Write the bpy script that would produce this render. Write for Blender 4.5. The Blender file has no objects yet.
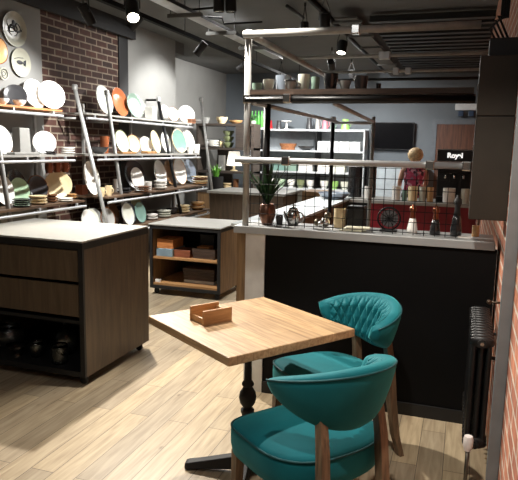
import bpy, bmesh, math, random
from mathutils import Vector, Matrix
random.seed(7)
PI = math.pi
S = bpy.context.scene
COL = S.collection

# ------------------------------------------------------------------ camera
FPX = 600.0
YAW, PITCH, ROLL = [math.radians(a) for a in (18.65, 8.83, 1.21)]
CAM = Vector((0, 0, 1.55))
cy, sy = math.cos(YAW), math.sin(YAW)
FW = Vector((-sy*math.cos(PITCH), cy*math.cos(PITCH), -math.sin(PITCH)))
_r = Vector((cy, sy, 0)); _u = _r.cross(FW)
RT = math.cos(ROLL)*_r + math.sin(ROLL)*_u
UP = -math.sin(ROLL)*_r + math.cos(ROLL)*_u
cd = bpy.data.cameras.new('camera'); cam = bpy.data.objects.new('camera', cd); COL.objects.link(cam)
cd.sensor_width = 36; cd.lens = 36*FPX/518; cd.clip_start = .02
m3 = Matrix((RT, UP, -FW)).transposed()
cam.matrix_world = Matrix.Translation(CAM) @ m3.to_4x4()
S.camera = cam

def at(x, y, **k):
    """the point of the room on the plane X=, Y= or Z= in the direction surveyed at (x, y)"""
    d = RT*((x-259)/FPX) + UP*((240-y)/FPX) + FW
    (a, v), = k.items(); i = 'XYZ'.index(a)
    return CAM + d*((v-CAM[i])/d[i])
def depth(P): return (Vector(P)-CAM).dot(FW)
def mpp(P): return depth(P)/FPX

# ------------------------------------------------------------------ materials
def lin(c):
    c = c/255
    return c/12.92 if c <= .04045 else ((c+.055)/1.055)**2.4
def rgb(r, g, b): return (lin(r), lin(g), lin(b), 1)
MATS = {}
def base(name):
    m = bpy.data.materials.new(name); m.use_nodes = True
    return m, m.node_tree.nodes, m.node_tree.links, m.node_tree.nodes['Principled BSDF']
def mat(name, col, rough=.5, metal=0, var=.12, scale=9, bump=0, spec=.5, coat=0, emis=None, trans=0, sheen=0):
    if name in MATS: return MATS[name]
    m, N, L, b = base(name)
    c = rgb(*col)
    tc = N.new('ShaderNodeTexCoord'); nz = N.new('ShaderNodeTexNoise')
    nz.inputs['Scale'].default_value = scale; nz.inputs['Detail'].default_value = 4
    L.new(tc.outputs['Object'], nz.inputs['Vector'])
    rp = N.new('ShaderNodeValToRGB')
    rp.color_ramp.elements[0].position = .3; rp.color_ramp.elements[1].position = .7
    rp.color_ramp.elements[0].color = tuple(x*(1-var) for x in c[:3])+(1,)
    rp.color_ramp.elements[1].color = tuple(min(1, x*(1+var)) for x in c[:3])+(1,)
    L.new(nz.outputs['Fac'], rp.inputs['Fac']); L.new(rp.outputs['Color'], b.inputs['Base Color'])
    b.inputs['Roughness'].default_value = rough; b.inputs['Metallic'].default_value = metal
    b.inputs['Specular IOR Level'].default_value = spec
    b.inputs['Coat Weight'].default_value = coat
    b.inputs['Transmission Weight'].default_value = trans
    if sheen:
        b.inputs['Sheen Weight'].default_value = sheen
        b.inputs['Sheen Tint'].default_value = rgb(120, 230, 230)
    if emis:
        b.inputs['Emission Color'].default_value = rgb(*emis[0]); b.inputs['Emission Strength'].default_value = emis[1]
    if bump:
        bp = N.new('ShaderNodeBump'); bp.inputs['Strength'].default_value = bump; bp.inputs['Distance'].default_value = .01
        L.new(nz.outputs['Fac'], bp.inputs['Height']); L.new(bp.outputs['Normal'], b.inputs['Normal'])
    MATS[name] = m
    return m
def wood(name, c1, c2, axis='X', scale=6, rough=.5, stretch=12, bump=.15, staves=0):
    if name in MATS: return MATS[name]
    m, N, L, b = base(name)
    tc = N.new('ShaderNodeTexCoord'); mp = N.new('ShaderNodeMapping')
    sc = [stretch]*3; sc['XYZ'.index(axis)] = 1
    mp.inputs['Scale'].default_value = sc
    L.new(tc.outputs['Object'], mp.inputs['Vector'])
    nz = N.new('ShaderNodeTexNoise'); nz.inputs['Scale'].default_value = scale; nz.inputs['Detail'].default_value = 6
    nz.inputs['Distortion'].default_value = .6
    L.new(mp.outputs['Vector'], nz.inputs['Vector'])
    rp = N.new('ShaderNodeValToRGB'); rp.color_ramp.elements[0].position = .32; rp.color_ramp.elements[1].position = .68
    rp.color_ramp.elements[0].color = rgb(*c1); rp.color_ramp.elements[1].color = rgb(*c2)
    L.new(nz.outputs['Fac'], rp.inputs['Fac'])
    out = rp.outputs['Color']
    if staves:
        sx = N.new('ShaderNodeSeparateXYZ'); L.new(tc.outputs['Object'], sx.inputs[0])
        cb = N.new('ShaderNodeCombineXYZ')
        L.new(sx.outputs[axis], cb.inputs[0]); L.new(sx.outputs['Y' if axis == 'X' else 'X'], cb.inputs[1])
        bt = N.new('ShaderNodeTexBrick'); L.new(cb.outputs[0], bt.inputs['Vector'])
        bt.inputs['Scale'].default_value = 1; bt.inputs['Brick Width'].default_value = .42; bt.inputs['Row Height'].default_value = staves
        bt.inputs['Mortar Size'].default_value = .0012; bt.inputs['Color1'].default_value = (.72, .72, .72, 1); bt.inputs['Color2'].default_value = (1.1, 1.1, 1.08, 1)
        bt.inputs['Mortar'].default_value = (.45, .42, .4, 1)
        mx = N.new('ShaderNodeMix'); mx.data_type = 'RGBA'; mx.blend_type = 'MULTIPLY'; mx.inputs[0].default_value = .8
        L.new(out, mx.inputs[6]); L.new(bt.outputs['Color'], mx.inputs[7]); out = mx.outputs[2]
    L.new(out, b.inputs['Base Color']); b.inputs['Roughness'].default_value = rough
    bp = N.new('ShaderNodeBump'); bp.inputs['Strength'].default_value = bump; bp.inputs['Distance'].default_value = .004
    L.new(nz.outputs['Fac'], bp.inputs['Height']); L.new(bp.outputs['Normal'], b.inputs['Normal'])
    MATS[name] = m
    return m
def brickmat(name, c1, c2, mortar, u='Y', v='Z', bw=.225, rh=.075, ms=.009, rough=.9, bump=.6, offs=.5):
    m, N, L, b = base(name)
    tc = N.new('ShaderNodeTexCoord'); sx = N.new('ShaderNodeSeparateXYZ'); cb = N.new('ShaderNodeCombineXYZ')
    L.new(tc.outputs['Object'], sx.inputs[0]); L.new(sx.outputs[u], cb.inputs[0]); L.new(sx.outputs[v], cb.inputs[1])
    bt = N.new('ShaderNodeTexBrick'); L.new(cb.outputs[0], bt.inputs['Vector']); bt.offset = offs
    bt.inputs['Scale'].default_value = 1; bt.inputs['Brick Width'].default_value = bw; bt.inputs['Row Height'].default_value = rh
    bt.inputs['Mortar Size'].default_value = ms; bt.inputs['Mortar Smooth'].default_value = .2
    bt.inputs['Color1'].default_value = rgb(*c1); bt.inputs['Color2'].default_value = rgb(*c2); bt.inputs['Mortar'].default_value = rgb(*mortar)
    nz = N.new('ShaderNodeTexNoise'); nz.inputs['Scale'].default_value = 14; nz.inputs['Detail'].default_value = 6
    L.new(tc.outputs['Object'], nz.inputs['Vector'])
    rp = N.new('ShaderNodeValToRGB'); rp.color_ramp.elements[0].position = .3; rp.color_ramp.elements[1].position = .75
    rp.color_ramp.elements[0].color = (.55, .5, .5, 1); rp.color_ramp.elements[1].color = (1.15, 1.1, 1.05, 1)
    L.new(nz.outputs['Fac'], rp.inputs['Fac'])
    mx = N.new('ShaderNodeMix'); mx.data_type = 'RGBA'; mx.blend_type = 'MULTIPLY'; mx.inputs[0].default_value = .85
    L.new(bt.outputs['Color'], mx.inputs[6]); L.new(rp.outputs['Color'], mx.inputs[7]); L.new(mx.outputs[2], b.inputs['Base Color'])
    b.inputs['Roughness'].default_value = rough
    ad = N.new('ShaderNodeMath'); ad.operation = 'MULTIPLY_ADD'; ad.inputs[1].default_value = -1.0
    L.new(bt.outputs['Fac'], ad.inputs[0]); L.new(nz.outputs['Fac'], ad.inputs[2])
    bp = N.new('ShaderNodeBump'); bp.inputs['Strength'].default_value = bump; bp.inputs['Distance'].default_value = .008
    L.new(ad.outputs[0], bp.inputs['Height']); L.new(bp.outputs['Normal'], b.inputs['Normal'])
    MATS[name] = m
    return m
def floormat():
    m, N, L, b = base('floor_planks')
    tc = N.new('ShaderNodeTexCoord'); sx = N.new('ShaderNodeSeparateXYZ'); cb = N.new('ShaderNodeCombineXYZ')
    L.new(tc.outputs['Object'], sx.inputs[0]); L.new(sx.outputs['Y'], cb.inputs[0]); L.new(sx.outputs['X'], cb.inputs[1])
    bt = N.new('ShaderNodeTexBrick'); L.new(cb.outputs[0], bt.inputs['Vector']); bt.offset = .37
    bt.inputs['Scale'].default_value = 1; bt.inputs['Brick Width'].default_value = 1.1; bt.inputs['Row Height'].default_value = .125
    bt.inputs['Mortar Size'].default_value = .0018; bt.inputs['Bias'].default_value = 0
    bt.inputs['Color1'].default_value = rgb(186, 168, 138); bt.inputs['Color2'].default_value = rgb(160, 146, 124); bt.inputs['Mortar'].default_value = rgb(92, 80, 66)
    mp = N.new('ShaderNodeMapping'); mp.inputs['Scale'].default_value = (14, 1.2, 1); L.new(tc.outputs['Object'], mp.inputs['Vector'])
    nz = N.new('ShaderNodeTexNoise'); nz.inputs['Scale'].default_value = 3; nz.inputs['Detail'].default_value = 7; nz.inputs['Distortion'].default_value = .5
    L.new(mp.outputs['Vector'], nz.inputs['Vector'])
    rp = N.new('ShaderNodeValToRGB'); rp.color_ramp.elements[0].position = .3; rp.color_ramp.elements[1].position = .68
    rp.color_ramp.elements[0].color = (.62, .58, .54, 1); rp.color_ramp.elements[1].color = (1.06, 1.06, 1.05, 1)
    L.new(nz.outputs['Fac'], rp.inputs['Fac'])
    mx = N.new('ShaderNodeMix'); mx.data_type = 'RGBA'; mx.blend_type = 'MULTIPLY'; mx.inputs[0].default_value = .9
    L.new(bt.outputs['Color'], mx.inputs[6]); L.new(rp.outputs['Color'], mx.inputs[7])
    # knots
    mk = N.new('ShaderNodeMapping'); mk.inputs['Scale'].default_value = (1.6, .8, 1); L.new(tc.outputs['Object'], mk.inputs['Vector'])
    vo = N.new('ShaderNodeTexVoronoi'); vo.inputs['Scale'].default_value = 4.2; L.new(mk.outputs['Vector'], vo.inputs['Vector'])
    kr = N.new('ShaderNodeValToRGB'); kr.color_ramp.elements[0].position = .02; kr.color_ramp.elements[1].position = .085
    kr.color_ramp.elements[0].color = (.4, .34, .28, 1); kr.color_ramp.elements[1].color = (1, 1, 1, 1)
    L.new(vo.outputs['Distance'], kr.inputs['Fac'])
    m2 = N.new('ShaderNodeMix'); m2.data_type = 'RGBA'; m2.blend_type = 'MULTIPLY'; m2.inputs[0].default_value = .8
    L.new(mx.outputs[2], m2.inputs[6]); L.new(kr.outputs['Color'], m2.inputs[7]); L.new(m2.outputs[2], b.inputs['Base Color'])
    b.inputs['Roughness'].default_value = .42
    bp = N.new('ShaderNodeBump'); bp.inputs['Strength'].default_value = .12; bp.inputs['Distance'].default_value = .003
    L.new(nz.outputs['Fac'], bp.inputs['Height']); L.new(bp.outputs['Normal'], b.inputs['Normal'])
    return m

# ------------------------------------------------------------------ mesh helpers
class MB:
    def __init__(s): s.v = []; s.f = []
    def add(s, vs, fs):
        o = len(s.v); s.v += [tuple(x) for x in vs]; s.f += [tuple(i+o for i in f) for f in fs]; return s
    def box(s, x0, x1, y0, y1, z0, z1, M=None):
        vs = [Vector((x, y, z)) for x in (x0, x1) for y in (y0, y1) for z in (z0, z1)]
        if M: vs = [M @ v for v in vs]
        return s.add(vs, [(0, 1, 3, 2), (4, 6, 7, 5), (0, 4, 5, 1), (2, 3, 7, 6), (0, 2, 6, 4), (1, 5, 7, 3)])
    def tube(s, pts, r, n=10, closed=False):
        pts = [Vector(p) for p in pts]; k = len(pts); rs = r if isinstance(r, (list, tuple)) else [r]*k
        vs = []; prev = None
        for i, p in enumerate(pts):
            a = pts[(i-1) % k] if closed or i > 0 else p; b = pts[(i+1) % k] if closed or i < k-1 else p
            t = (b-a).normalized()
            if prev is None:
                q = Vector((0, 0, 1)) if abs(t.z) < .9 else Vector((1, 0, 0)); u = (q-t*q.dot(t)).normalized()
            else: u = (prev-t*prev.dot(t)).normalized()
            prev = u; w = t.cross(u)
            vs += [p+(u*math.cos(2*PI*j/n)+w*math.sin(2*PI*j/n))*rs[i] for j in range(n)]
        fs = []
        for i in range(k if closed else k-1):
            for j in range(n):
                fs.append((i*n+j, i*n+(j+1) % n, ((i+1) % k)*n+(j+1) % n, ((i+1) % k)*n+j))
        if not closed: fs += [tuple(range(n))[::-1], tuple((k-1)*n+j for j in range(n))]
        return s.add(vs, fs)
    def lathe(s, prof, n=32, M=None, sx=1, sy_=1):
        vs = []; fs = []; idx = []
        for r, z in prof:
            if r < 1e-6: idx.append([len(vs)]); vs.append(Vector((0, 0, z)))
            else:
                idx.append(list(range(len(vs), len(vs)+n)))
                vs += [Vector((r*math.cos(2*PI*j/n)*sx, r*math.sin(2*PI*j/n)*sy_, z)) for j in range(n)]
        for a, b in zip(idx, idx[1:]):
            for j in range(n):
                j2 = (j+1) % n
                if len(a) == 1 and len(b) == 1: continue
                if len(a) == 1: fs.append((a[0], b[j2], b[j]))
                elif len(b) == 1: fs.append((a[j], a[j2], b[0]))
                else: fs.append((a[j], a[j2], b[j2], b[j]))
        if M: vs = [M @ v for v in vs]
        return s.add(vs, fs)
    def sphere(s, c, r, n=16, k=10, sc=(1, 1, 1)):
        M = Matrix.Translation(c) @ Matrix.Diagonal((*sc, 1))
        return s.lathe([(r*math.sin(PI*i/k), -r*math.cos(PI*i/k)) for i in range(k+1)], n, M)
    def loft(s, rings, cap=True, closed=True):
        n = len(rings[0]); vs = [p for r in rings for p in r]; fs = []
        for i in range(len(rings)-1):
            for j in range(n if closed else n-1):
                fs.append((i*n+j, i*n+(j+1) % n, (i+1)*n+(j+1) % n, (i+1)*n+j))
        if cap: fs += [tuple(range(n))[::-1], tuple((len(rings)-1)*n+j for j in range(n))]
        return s.add(vs, fs)
    def build(s, name, m, parent=None, smooth=False, bevel=0, loc=None, rot=None, fix=True):
        me = bpy.data.meshes.new(name); me.from_pydata(s.v, [], s.f)
        if fix:
            bm = bmesh.new(); bm.from_mesh(me); bmesh.ops.recalc_face_normals(bm, faces=bm.faces); bm.to_mesh(me); bm.free()
        me.materials.append(m)
        o = bpy.data.objects.new(name, me); COL.objects.link(o)
        if smooth:
            me.polygons.foreach_set('use_smooth', [True]*len(me.polygons))
            if smooth == 'auto':
                bm = bmesh.new(); bm.from_mesh(me)
                for e in bm.edges:
                    if len(e.link_faces) == 2 and e.calc_face_angle(0) > math.radians(40): e.smooth = False
                bm.to_mesh(me); bm.free()
        if bevel:
            b = o.modifiers.new('bevel', 'BEVEL'); b.width = bevel; b.segments = 2; b.limit_method = 'ANGLE'
        if parent: o.parent = parent
        if loc is not None: o.location = loc
        if rot is not None: o.rotation_euler = rot
        return o
def tag(o, label=None, cat=None, group=None, kind=None):
    if label: o['label'] = label
    if cat: o['category'] = cat
    if group: o['group'] = group
    if kind: o['kind'] = kind
    return o
def thing(name, label, cat, loc=(0, 0, 0), rz=0, group=None):
    o = bpy.data.objects.new(name, None); COL.objects.link(o); o.location = loc; o.rotation_euler = (0, 0, rz)
    o.empty_display_size = .05
    return tag(o, label, cat, group)
def struct(o): o['kind'] = 'structure'; return o
def copy_tree(o, parent=None):
    c = o.copy(); COL.objects.link(c)
    if parent: c.parent = parent
    for ch in list(o.children): copy_tree(ch, c)
    return c
def B(*a): return MB().box(*a)

# ------------------------------------------------------------------ palette
M_floor = floormat()
M_dark = mat('black_steel', (26, 26, 27), .42, .6, var=.2)
M_matt = mat('matt_black', (15, 15, 16), .6, var=.2)
M_pipe = mat('galvanised_pipe', (150, 150, 147), .42, .12, var=.18, scale=14)
M_pipeL = mat('pale_painted_pipe', (178, 180, 182), .4, .35, var=.1)
M_white = mat('white_glaze', (236, 234, 228), .22, var=.03, coat=.3)
M_ivory = mat('cream_glaze', (226, 210, 172), .28, var=.05, coat=.3)
M_wall = mat('grey_wall_paint', (120, 120, 117), .85, var=.05, scale=3)
M_backwall = mat('slate_wall_paint', (92, 98, 103), .85, var=.05, scale=3)
M_ceil = mat('charcoal_ceiling_paint', (78, 78, 76), .9, var=.12, scale=2)
M_brick = brickmat('old_red_brick', (78, 48, 38), (46, 31, 27), (132, 122, 108))
M_brick2 = brickmat('orange_red_brick', (196, 128, 96), (158, 98, 76), (206, 192, 176), bump=.9)
M_cab = wood('smoked_oak', (62, 50, 38), (86, 70, 52), 'Z', 3, .55, 10)
M_cab2 = wood('brown_oak', (96, 72, 46), (134, 104, 70), 'Z', 3, .55, 10)
M_plank = wood('dark_plank', (62, 46, 34), (104, 80, 58), 'Y', 4, .6, 10)
M_plankO = wood('orange_plank', (150, 96, 54), (190, 132, 84), 'Y', 4, .6, 10)
M_table = wood('light_oak', (146, 116, 82), (192, 160, 120), 'X', 5, .45, 12, staves=.075)
M_top = mat('pale_grey_laminate', (152, 152, 147), .5, var=.04, scale=20)
M_topg = mat('grey_laminate', (150, 148, 142), .5, var=.05, scale=20)
M_teal = mat('teal_velvet', (0, 88, 97), .75, var=.16, scale=7, sheen=.35, spec=.2)
M_tealq = mat('teal_quilted_velvet', (0, 88, 97), .7, var=.12, scale=7, sheen=.4, spec=.2)
M_leg = wood('walnut_leg', (78, 62, 46), (124, 100, 76), 'Z', 6, .45, 12)
M_glass = mat('clear_glass', (235, 240, 240), .03, trans=1, var=0)
M_copper = mat('copper', (150, 92, 68), .28, 1, var=.1)
M_silver = mat('polished_steel', (200, 200, 198), .2, 1, var=.05)

# ------------------------------------------------------------------ room shell
WL, WR, YB, YF, ZC = -4.25, .215, 12.5, -2.0, 3.1
struct(B(-5.6, WR+.2, YF-.1, YB+.3, -.1, 0).build('floor', M_floor))
struct(B(-5.6, WR+.2, YF-.1, YB+.3, ZC, ZC+.1).build('ceiling', M_ceil))
struct(B(WR, WR+.2, YF, YB, 0, ZC).build('wall_right', M_brick2))
struct(B(WL-.2, WL, YF, 5.384, 0, ZC).build('wall_left', M_wall))
struct(B(WL-.26, WL-.015, 5.384, 6.88, 0, ZC).build('wall_left_brick', M_brick))
struct(B(WL-.2, WL, 6.88, 7.1, 0, ZC).build('trim_1', M_matt))
struct(B(WL-.2, WL, 7.1, 8.46, 0, ZC).build('wall_left_pier', M_wall))
struct(B(-5.25, -5.05, 8.46, YB, 0, ZC).build('wall_left_alcove', M_wall))
struct(B(-5.05, WL-.2, 8.36, 8.46, 0, ZC).build('wall_left_return', M_wall))
struct(B(-5.25, WR, YB, YB+.2, 0, ZC).build('wall_back', M_backwall))
struct(B(-5.6, WR+.2, YF-.1, YF, 0, ZC).build('wall_front', M_wall))
# dark boxed-in beam above the brick
struct(B(WL, WL+.06, YF, 7.2, 2.9, ZC).build('trim_2', mat('beam_paint', (26, 26, 27), .8)))
struct(B(-5.05, WL, 8.46, 8.76, 2.93, ZC).build('trim_3', M_ceil))
struct(B(WL, WL+.015, YF, 5.3, 0, .12).build('baseboard_left', M_matt))
struct(B(WR-.012, WR, YF, 2.3, 0, .1).build('baseboard_right', M_matt))

# back door with frame
dx0, dx1 = -.57, .14
struct(B(dx0-.1, dx0, 12.44, 12.5, 0, 2.06).box(dx1, WR, 12.44, 12.5, 0, 2.06).box(dx0-.1, WR, 12.44, 12.5, 2.06, 2.16).build('trim_4', mat('door_frame_grey', (88, 94, 100), .6)))
dr = struct(B(dx0, dx1, 12.455, 12.5, 0.0, 2.06).build('door_1', wood('door_brown', (66, 42, 32), (98, 64, 48), 'Z', 3, .5)))
MB().tube([(dx0+.07, 12.43, 1.0), (dx0+.07, 12.40, 1.0), (dx0+.19, 12.40, 1.0)], .011).build('door_handle', M_silver, dr, True)

# ------------------------------------------------------------------ table
TC = Vector((-.892, 2.525, 0)); TA = math.radians(-34.5)
N1 = Vector((math.cos(TA), math.sin(TA), 0)); N2 = Vector((-math.sin(TA), math.cos(TA), 0))
t = thing('bistro_table', 'square light oak bistro table on a black cast iron pedestal', 'table', TC, TA)
hw = .342
B(-hw, hw, -hw, hw, .712, .75).build('table_top', M_table, t, bevel=.004)
ped = MB().lathe([(0, .712), (.13, .712), (.13, .700), (.019, .69), (.017, .55), (.018, .47), (.028, .455), (.028, .445), (.02, .437), (.037, .41), (.042, .385), (.037, .36), (.02, .335), (.032, .325), (.032, .31), (.026, .3), (.03, .15), (.036, .09), (.04, .06), (0, .06)], 20)
ped.build('pedestal', M_matt, t, 'auto')
for k in range(4):
    a = PI/4 + k*PI/2
    d = Vector((math.cos(a), math.sin(a), 0)); w = Vector((-d.y, d.x, 0))
    rings = []
    for r, z0, z1, hwid in ((.02, .03, .1, .03), (.12, .022, .075, .03), (.22, .012, .05, .03), (.285, .002, .036, .032), (.3, .004, .03, .026)):
        rings.append([d*r+w*hwid+Vector((0, 0, z0)), d*r-w*hwid+Vector((0, 0, z0)), d*r-w*hwid*.75+Vector((0, 0, z1)), d*r+w*hwid*.75+Vector((0, 0, z1))])
    MB().loft(rings).build('foot', M_matt, t, bevel=.004)

# wooden condiment box on the table
A0, A1, A2 = at(203.5, 326, Z=.75), at(232, 320.5, Z=.75), at(192, 318, Z=.75)
ux = (A1-A0); Lx = ux.length; ux.normalize(); uy = Vector((-ux.y, ux.x, 0)); Ly = abs((A2-A0).dot(uy))
Ly = max(.085, min(.12, Ly))
t = thing('condiment_box', 'small open-ended wooden box sitting on the oak table', 'box', A0+ux*Lx/2+uy*Ly/2+Vector((0, 0, .0)), math.atan2(ux.y, ux.x))
M_box = wood('box_oak', (162, 120, 76), (198, 154, 106), 'X', 7, .5)
h = .066
B(-Lx/2, Lx/2, -Ly/2, -Ly/2+.011, 0, h).build('side_board', M_box, t, bevel=.0015)
B(-Lx/2, Lx/2, Ly/2-.011, Ly/2, 0, h).build('side_board', M_box, t, bevel=.0015)
B(-Lx/2+.006, -Lx/2+.017, -Ly/2+.011, Ly/2-.011, 0, .028).build('end_board', M_box, t, bevel=.0015)
B(Lx/2-.017, Lx/2-.006, -Ly/2+.011, Ly/2-.011, 0, .05).build('end_board', M_box, t, bevel=.0015)
B(-Lx/2+.017, Lx/2-.017, -Ly/2+.011, Ly/2-.011, 0.0, .008).build('base_board', M_box, t)

# ------------------------------------------------------------------ chairs  (front is -X, back is +X, local)
def superring(ax, ay, z, n=56, e=6, off=0, back=2.6):
    out = []
    for j in range(n):
        a = 2*PI*j/n; c, s_ = math.cos(a), math.sin(a)
        ee = e if c < 0 else back
        out.append(Vector((off+ax*math.copysign(abs(c)**(2/ee), c), ay*math.copysign(abs(s_)**(2/e if c < 0 else 2/back), s_), z)))
    return out
BK_T, BK_N = .221, .20       # half width and depth of the wrap of the back
def back_pt(th, v, off):
    """th: angle round the wrap (0 = rear), v: -1 bottom .. 1 top, off: out from the mid line"""
    w = abs(th)/math.radians(96)
    top = .812 - .082*w**1.7
    bot = .556 + .115*w**1.8
    zc = (top+bot)/2; hh = (top-bot)/2
    lean = .035*v*(1-.5*w)
    rn, rt = BK_N+lean+off, BK_T+lean+off
    return Vector((.045+rn*math.cos(th), rt*math.sin(th), zc+hh*v))
def make_chair(label):
    t = thing('tub_chair', label, 'chair', group='teal tub chairs at the oak table')
    s = MB().loft([superring(ax-.034, ay, z, off=-.034) for ax, ay, z in ((.21, .21, .322), (.245, .245, .325), (.26, .262, .34), (.268, .268, .38), (.268, .268, .43), (.26, .262, .452), (.245, .246, .463), (.20, .20, .473), (.1, .1, .479), (.05, .02, .48))])
    seat = s.build('seat', M_teal, t, True)
    MB().tube(superring(.232, .266, .449, off=-.034), .0045, 6, True).build('seat_piping', mat('dark_teal_piping', (0, 70, 76), .7), seat, True)
    TH = math.radians(96); nT = 44; nS = 20
    rings = []
    for i in range(nT+1):
        th = -TH+2*TH*i/nT
        e = min(1, (1-abs(th)/TH)/.06); e = math.sqrt(max(0, 1-(1-e)**2))
        k = .12+.88*e
        ring = []
        for j in range(nS):
            a = 2*PI*j/nS; c, s_ = math.cos(a), math.sin(a)
            vv = math.copysign(abs(s_)**.55, s_)*(.45+.55*k)
            oo = math.copysign(abs(c)**.7, c)*.034*k
            if s_ > 0 and c < .2: oo -= .006*s_
            ring.append(back_pt(th, vv, oo))
        rings.append(ring)
    back = MB().loft(rings).build('backrest', M_teal, t, True)
    # quilted lining with diamond tufts
    g = []; nu, nv = 176, 44; THq = math.radians(86)
    for i in range(nu+1):
        u = -1+2*i/nu; row = []
        for j in range(nv+1):
            v = -.88+1.78*j/nv
            a = (u*6+v*1.0); b = (u*6-v*1.0)
            d = min(abs(math.sin(PI*a/1)), abs(math.sin(PI*b/1)))**.45*.027
            edge = min(1, (1-abs(u))*9, (j/nv)*6, (1-j/nv)*6)
            row.append(back_pt(u*THq, v, -.03-d*edge-.004*edge))
        g.append(row)
    MB().loft(g, cap=False, closed=False).build('quilted_lining', M_tealq, back, True)
    MB().tube([back_pt(-TH*.965+2*TH*.965*i/60, .86, .026) for i in range(61)], .0042, 6).build('back_piping', MATS['dark_teal_piping'], back, True)
    for sgn in (1, -1):
        # front leg
        def leg(path, w):
            rr = []
            for (x, y, z), a in zip(path, w):
                rr.append([Vector((x-a, y-a, z)), Vector((x+a, y-a, z)), Vector((x+a, y+a, z)), Vector((x-a, y+a, z))])
            return MB().loft(rr)
        leg([(-.222, .218*sgn, .335), (-.226, .221*sgn, .17), (-.23, .225*sgn, 0)], (.021, .018, .014)).build('front_leg', M_leg, t, bevel=.003)
        leg([(.19, .135*sgn, .62), (.212, .14*sgn, .5), (.23, .145*sgn, .3), (.26, .15*sgn, .12), (.30, .155*sgn, 0)], (.017, .019, .02, .018, .014)).build('rear_leg', M_leg, t, bevel=.003)
    return t
ch1 = make_chair('teal velvet tub chair in the foreground, its smooth curved back towards the camera')
ch1.location = TC + N1*.54 - N2*.06; ch1.rotation_euler = (0, 0, math.radians(-38))
ch2 = copy_tree(ch1)
ch2['label'] = 'teal velvet tub chair beyond the table, its diamond quilted back lining facing the camera'
ch2.location = (-.532, 2.862, 0); ch2.rotation_euler = (0, 0, math.radians(45))

# ------------------------------------------------------------------ wheeled display cabinets
def castor(parent, x, y):
    f = MB().box(x-.018, x+.018, y-.018, y-.014, .03, .06).box(x-.018, x+.018, y+.014, y+.018, .03, .06).box(x-.022, x+.022, y-.022, y+.022, .058, .066).build('castor', M_dark, parent)
    MB().lathe([(0, -.012), (.024, -.012), (.027, -.008), (.027, .008), (.024, .012), (0, .012)], 18, Matrix.Translation((x, y, .027)) @ Matrix.Rotation(PI/2, 4, 'X')).build('wheel', M_matt, f, 'auto')
c1x0, c1x1, c1y0, c1y1, c1h = -3.22, -2.2, 3.108, 3.93, .95
t = thing('drawer_trolley', 'wheeled smoked oak cabinet with two drawers and a pale top in the left foreground', 'cabinet', (c1x0, c1y0, 0))
W, D = c1x1-c1x0, c1y1-c1y0
B(0, W, 0, D, c1h-.012, c1h).build('counter_top', M_top, t, bevel=.002)
B(W-.035, W, .02, D, .066, c1h-.055).build('side_panel', M_cab, t)
B(0, .035, .02, D, .066, c1h-.055).build('side_panel', M_cab, t)
B(.035, W-.035, D-.02, D, .066, c1h-.055).build('back_panel', M_matt, t)
B(0, W, 0, D, c1h-.055, c1h-.012).build('top_frame', M_matt, t)
MB().box(W-.033, W, 0, .02, .066, c1h-.055).box(0, .033, 0, .02, .066, c1h-.055).box(.033, W-.033, 0, .02, .066, .1).build('front_frame', M_matt, t)
B(.035, W-.035, .02, D-.02, .08, .1).build('lower_shelf', M_matt, t)
zz = (.895, .685, .668, .445)
B(.035, W-.035, .02, D-.05, .41, .432).build('shelf_divider', M_matt, t)
for z1, z0 in ((.888, .69), (.668, .462)):
    B(.04, W-.04, .004, .022, z0, z1).build('drawer', wood('drawer_oak', (74, 61, 46), (94, 79, 60), 'Z', 3, .55, 10), t, bevel=.002)
for x, y in ((.05, .06), (W-.05, .06), (.05, D-.06), (W-.05, D-.06)): castor(t, x, y)
# glassware on its lower shelf
def glassthing(name, label, prof, x, y, z, group=None):
    return tag(MB().lathe(prof, 28).build(name, M_glass, None, True, loc=(x, y, z)), label, name.split('_')[-1], group)
gy = c1y0+.2
def gx(px, y=gy): return at(px, 362, Y=y).x
def shellprof(out, th=.003):
    inn = [(max(r-th, 0), z+(th if i == 0 else 0)) for i, (r, z) in enumerate(out)]
    return [(0, out[0][1])]+out+inn[::-1][0:]+[(0, out[0][1]+th)]
for lab, px_, yy, prof in (
    ('round glass fishbowl vase at the left of the open cabinet shelf', 10, .22, [(.04, 0), (.085, .02), (.11, .075), (.1, .13), (.07, .165)]),
    ('shallow footed glass bowl in front of the fishbowl vase in the trolley', 18, .1, [(.035, 0), (.012, .01), (.012, .03), (.05, .045), (.075, .08)]),
    ('small glass tumbler next to the footed bowl in the trolley', 37, .14, [(.035, 0), (.045, .03), (.05, .075), (.045, .11)]),
    ('cut glass decanter standing at the right end of the trolley shelf', 67, .28, [(.06, 0), (.075, .03), (.08, .12), (.06, .17), (.022, .2), (.02, .26), (.028, .275)]),
    ('ribbed glass jar in front of the decanter in the trolley', 60, .09, [(.045, 0), (.055, .01), (.05, .035), (.055, .06), (.05, .085), (.055, .11), (.05, .13)])):
    glassthing('glass_vessel', lab, shellprof(prof), at(px_, 366, Y=c1y0+yy).x, c1y0+yy, .101)

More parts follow.
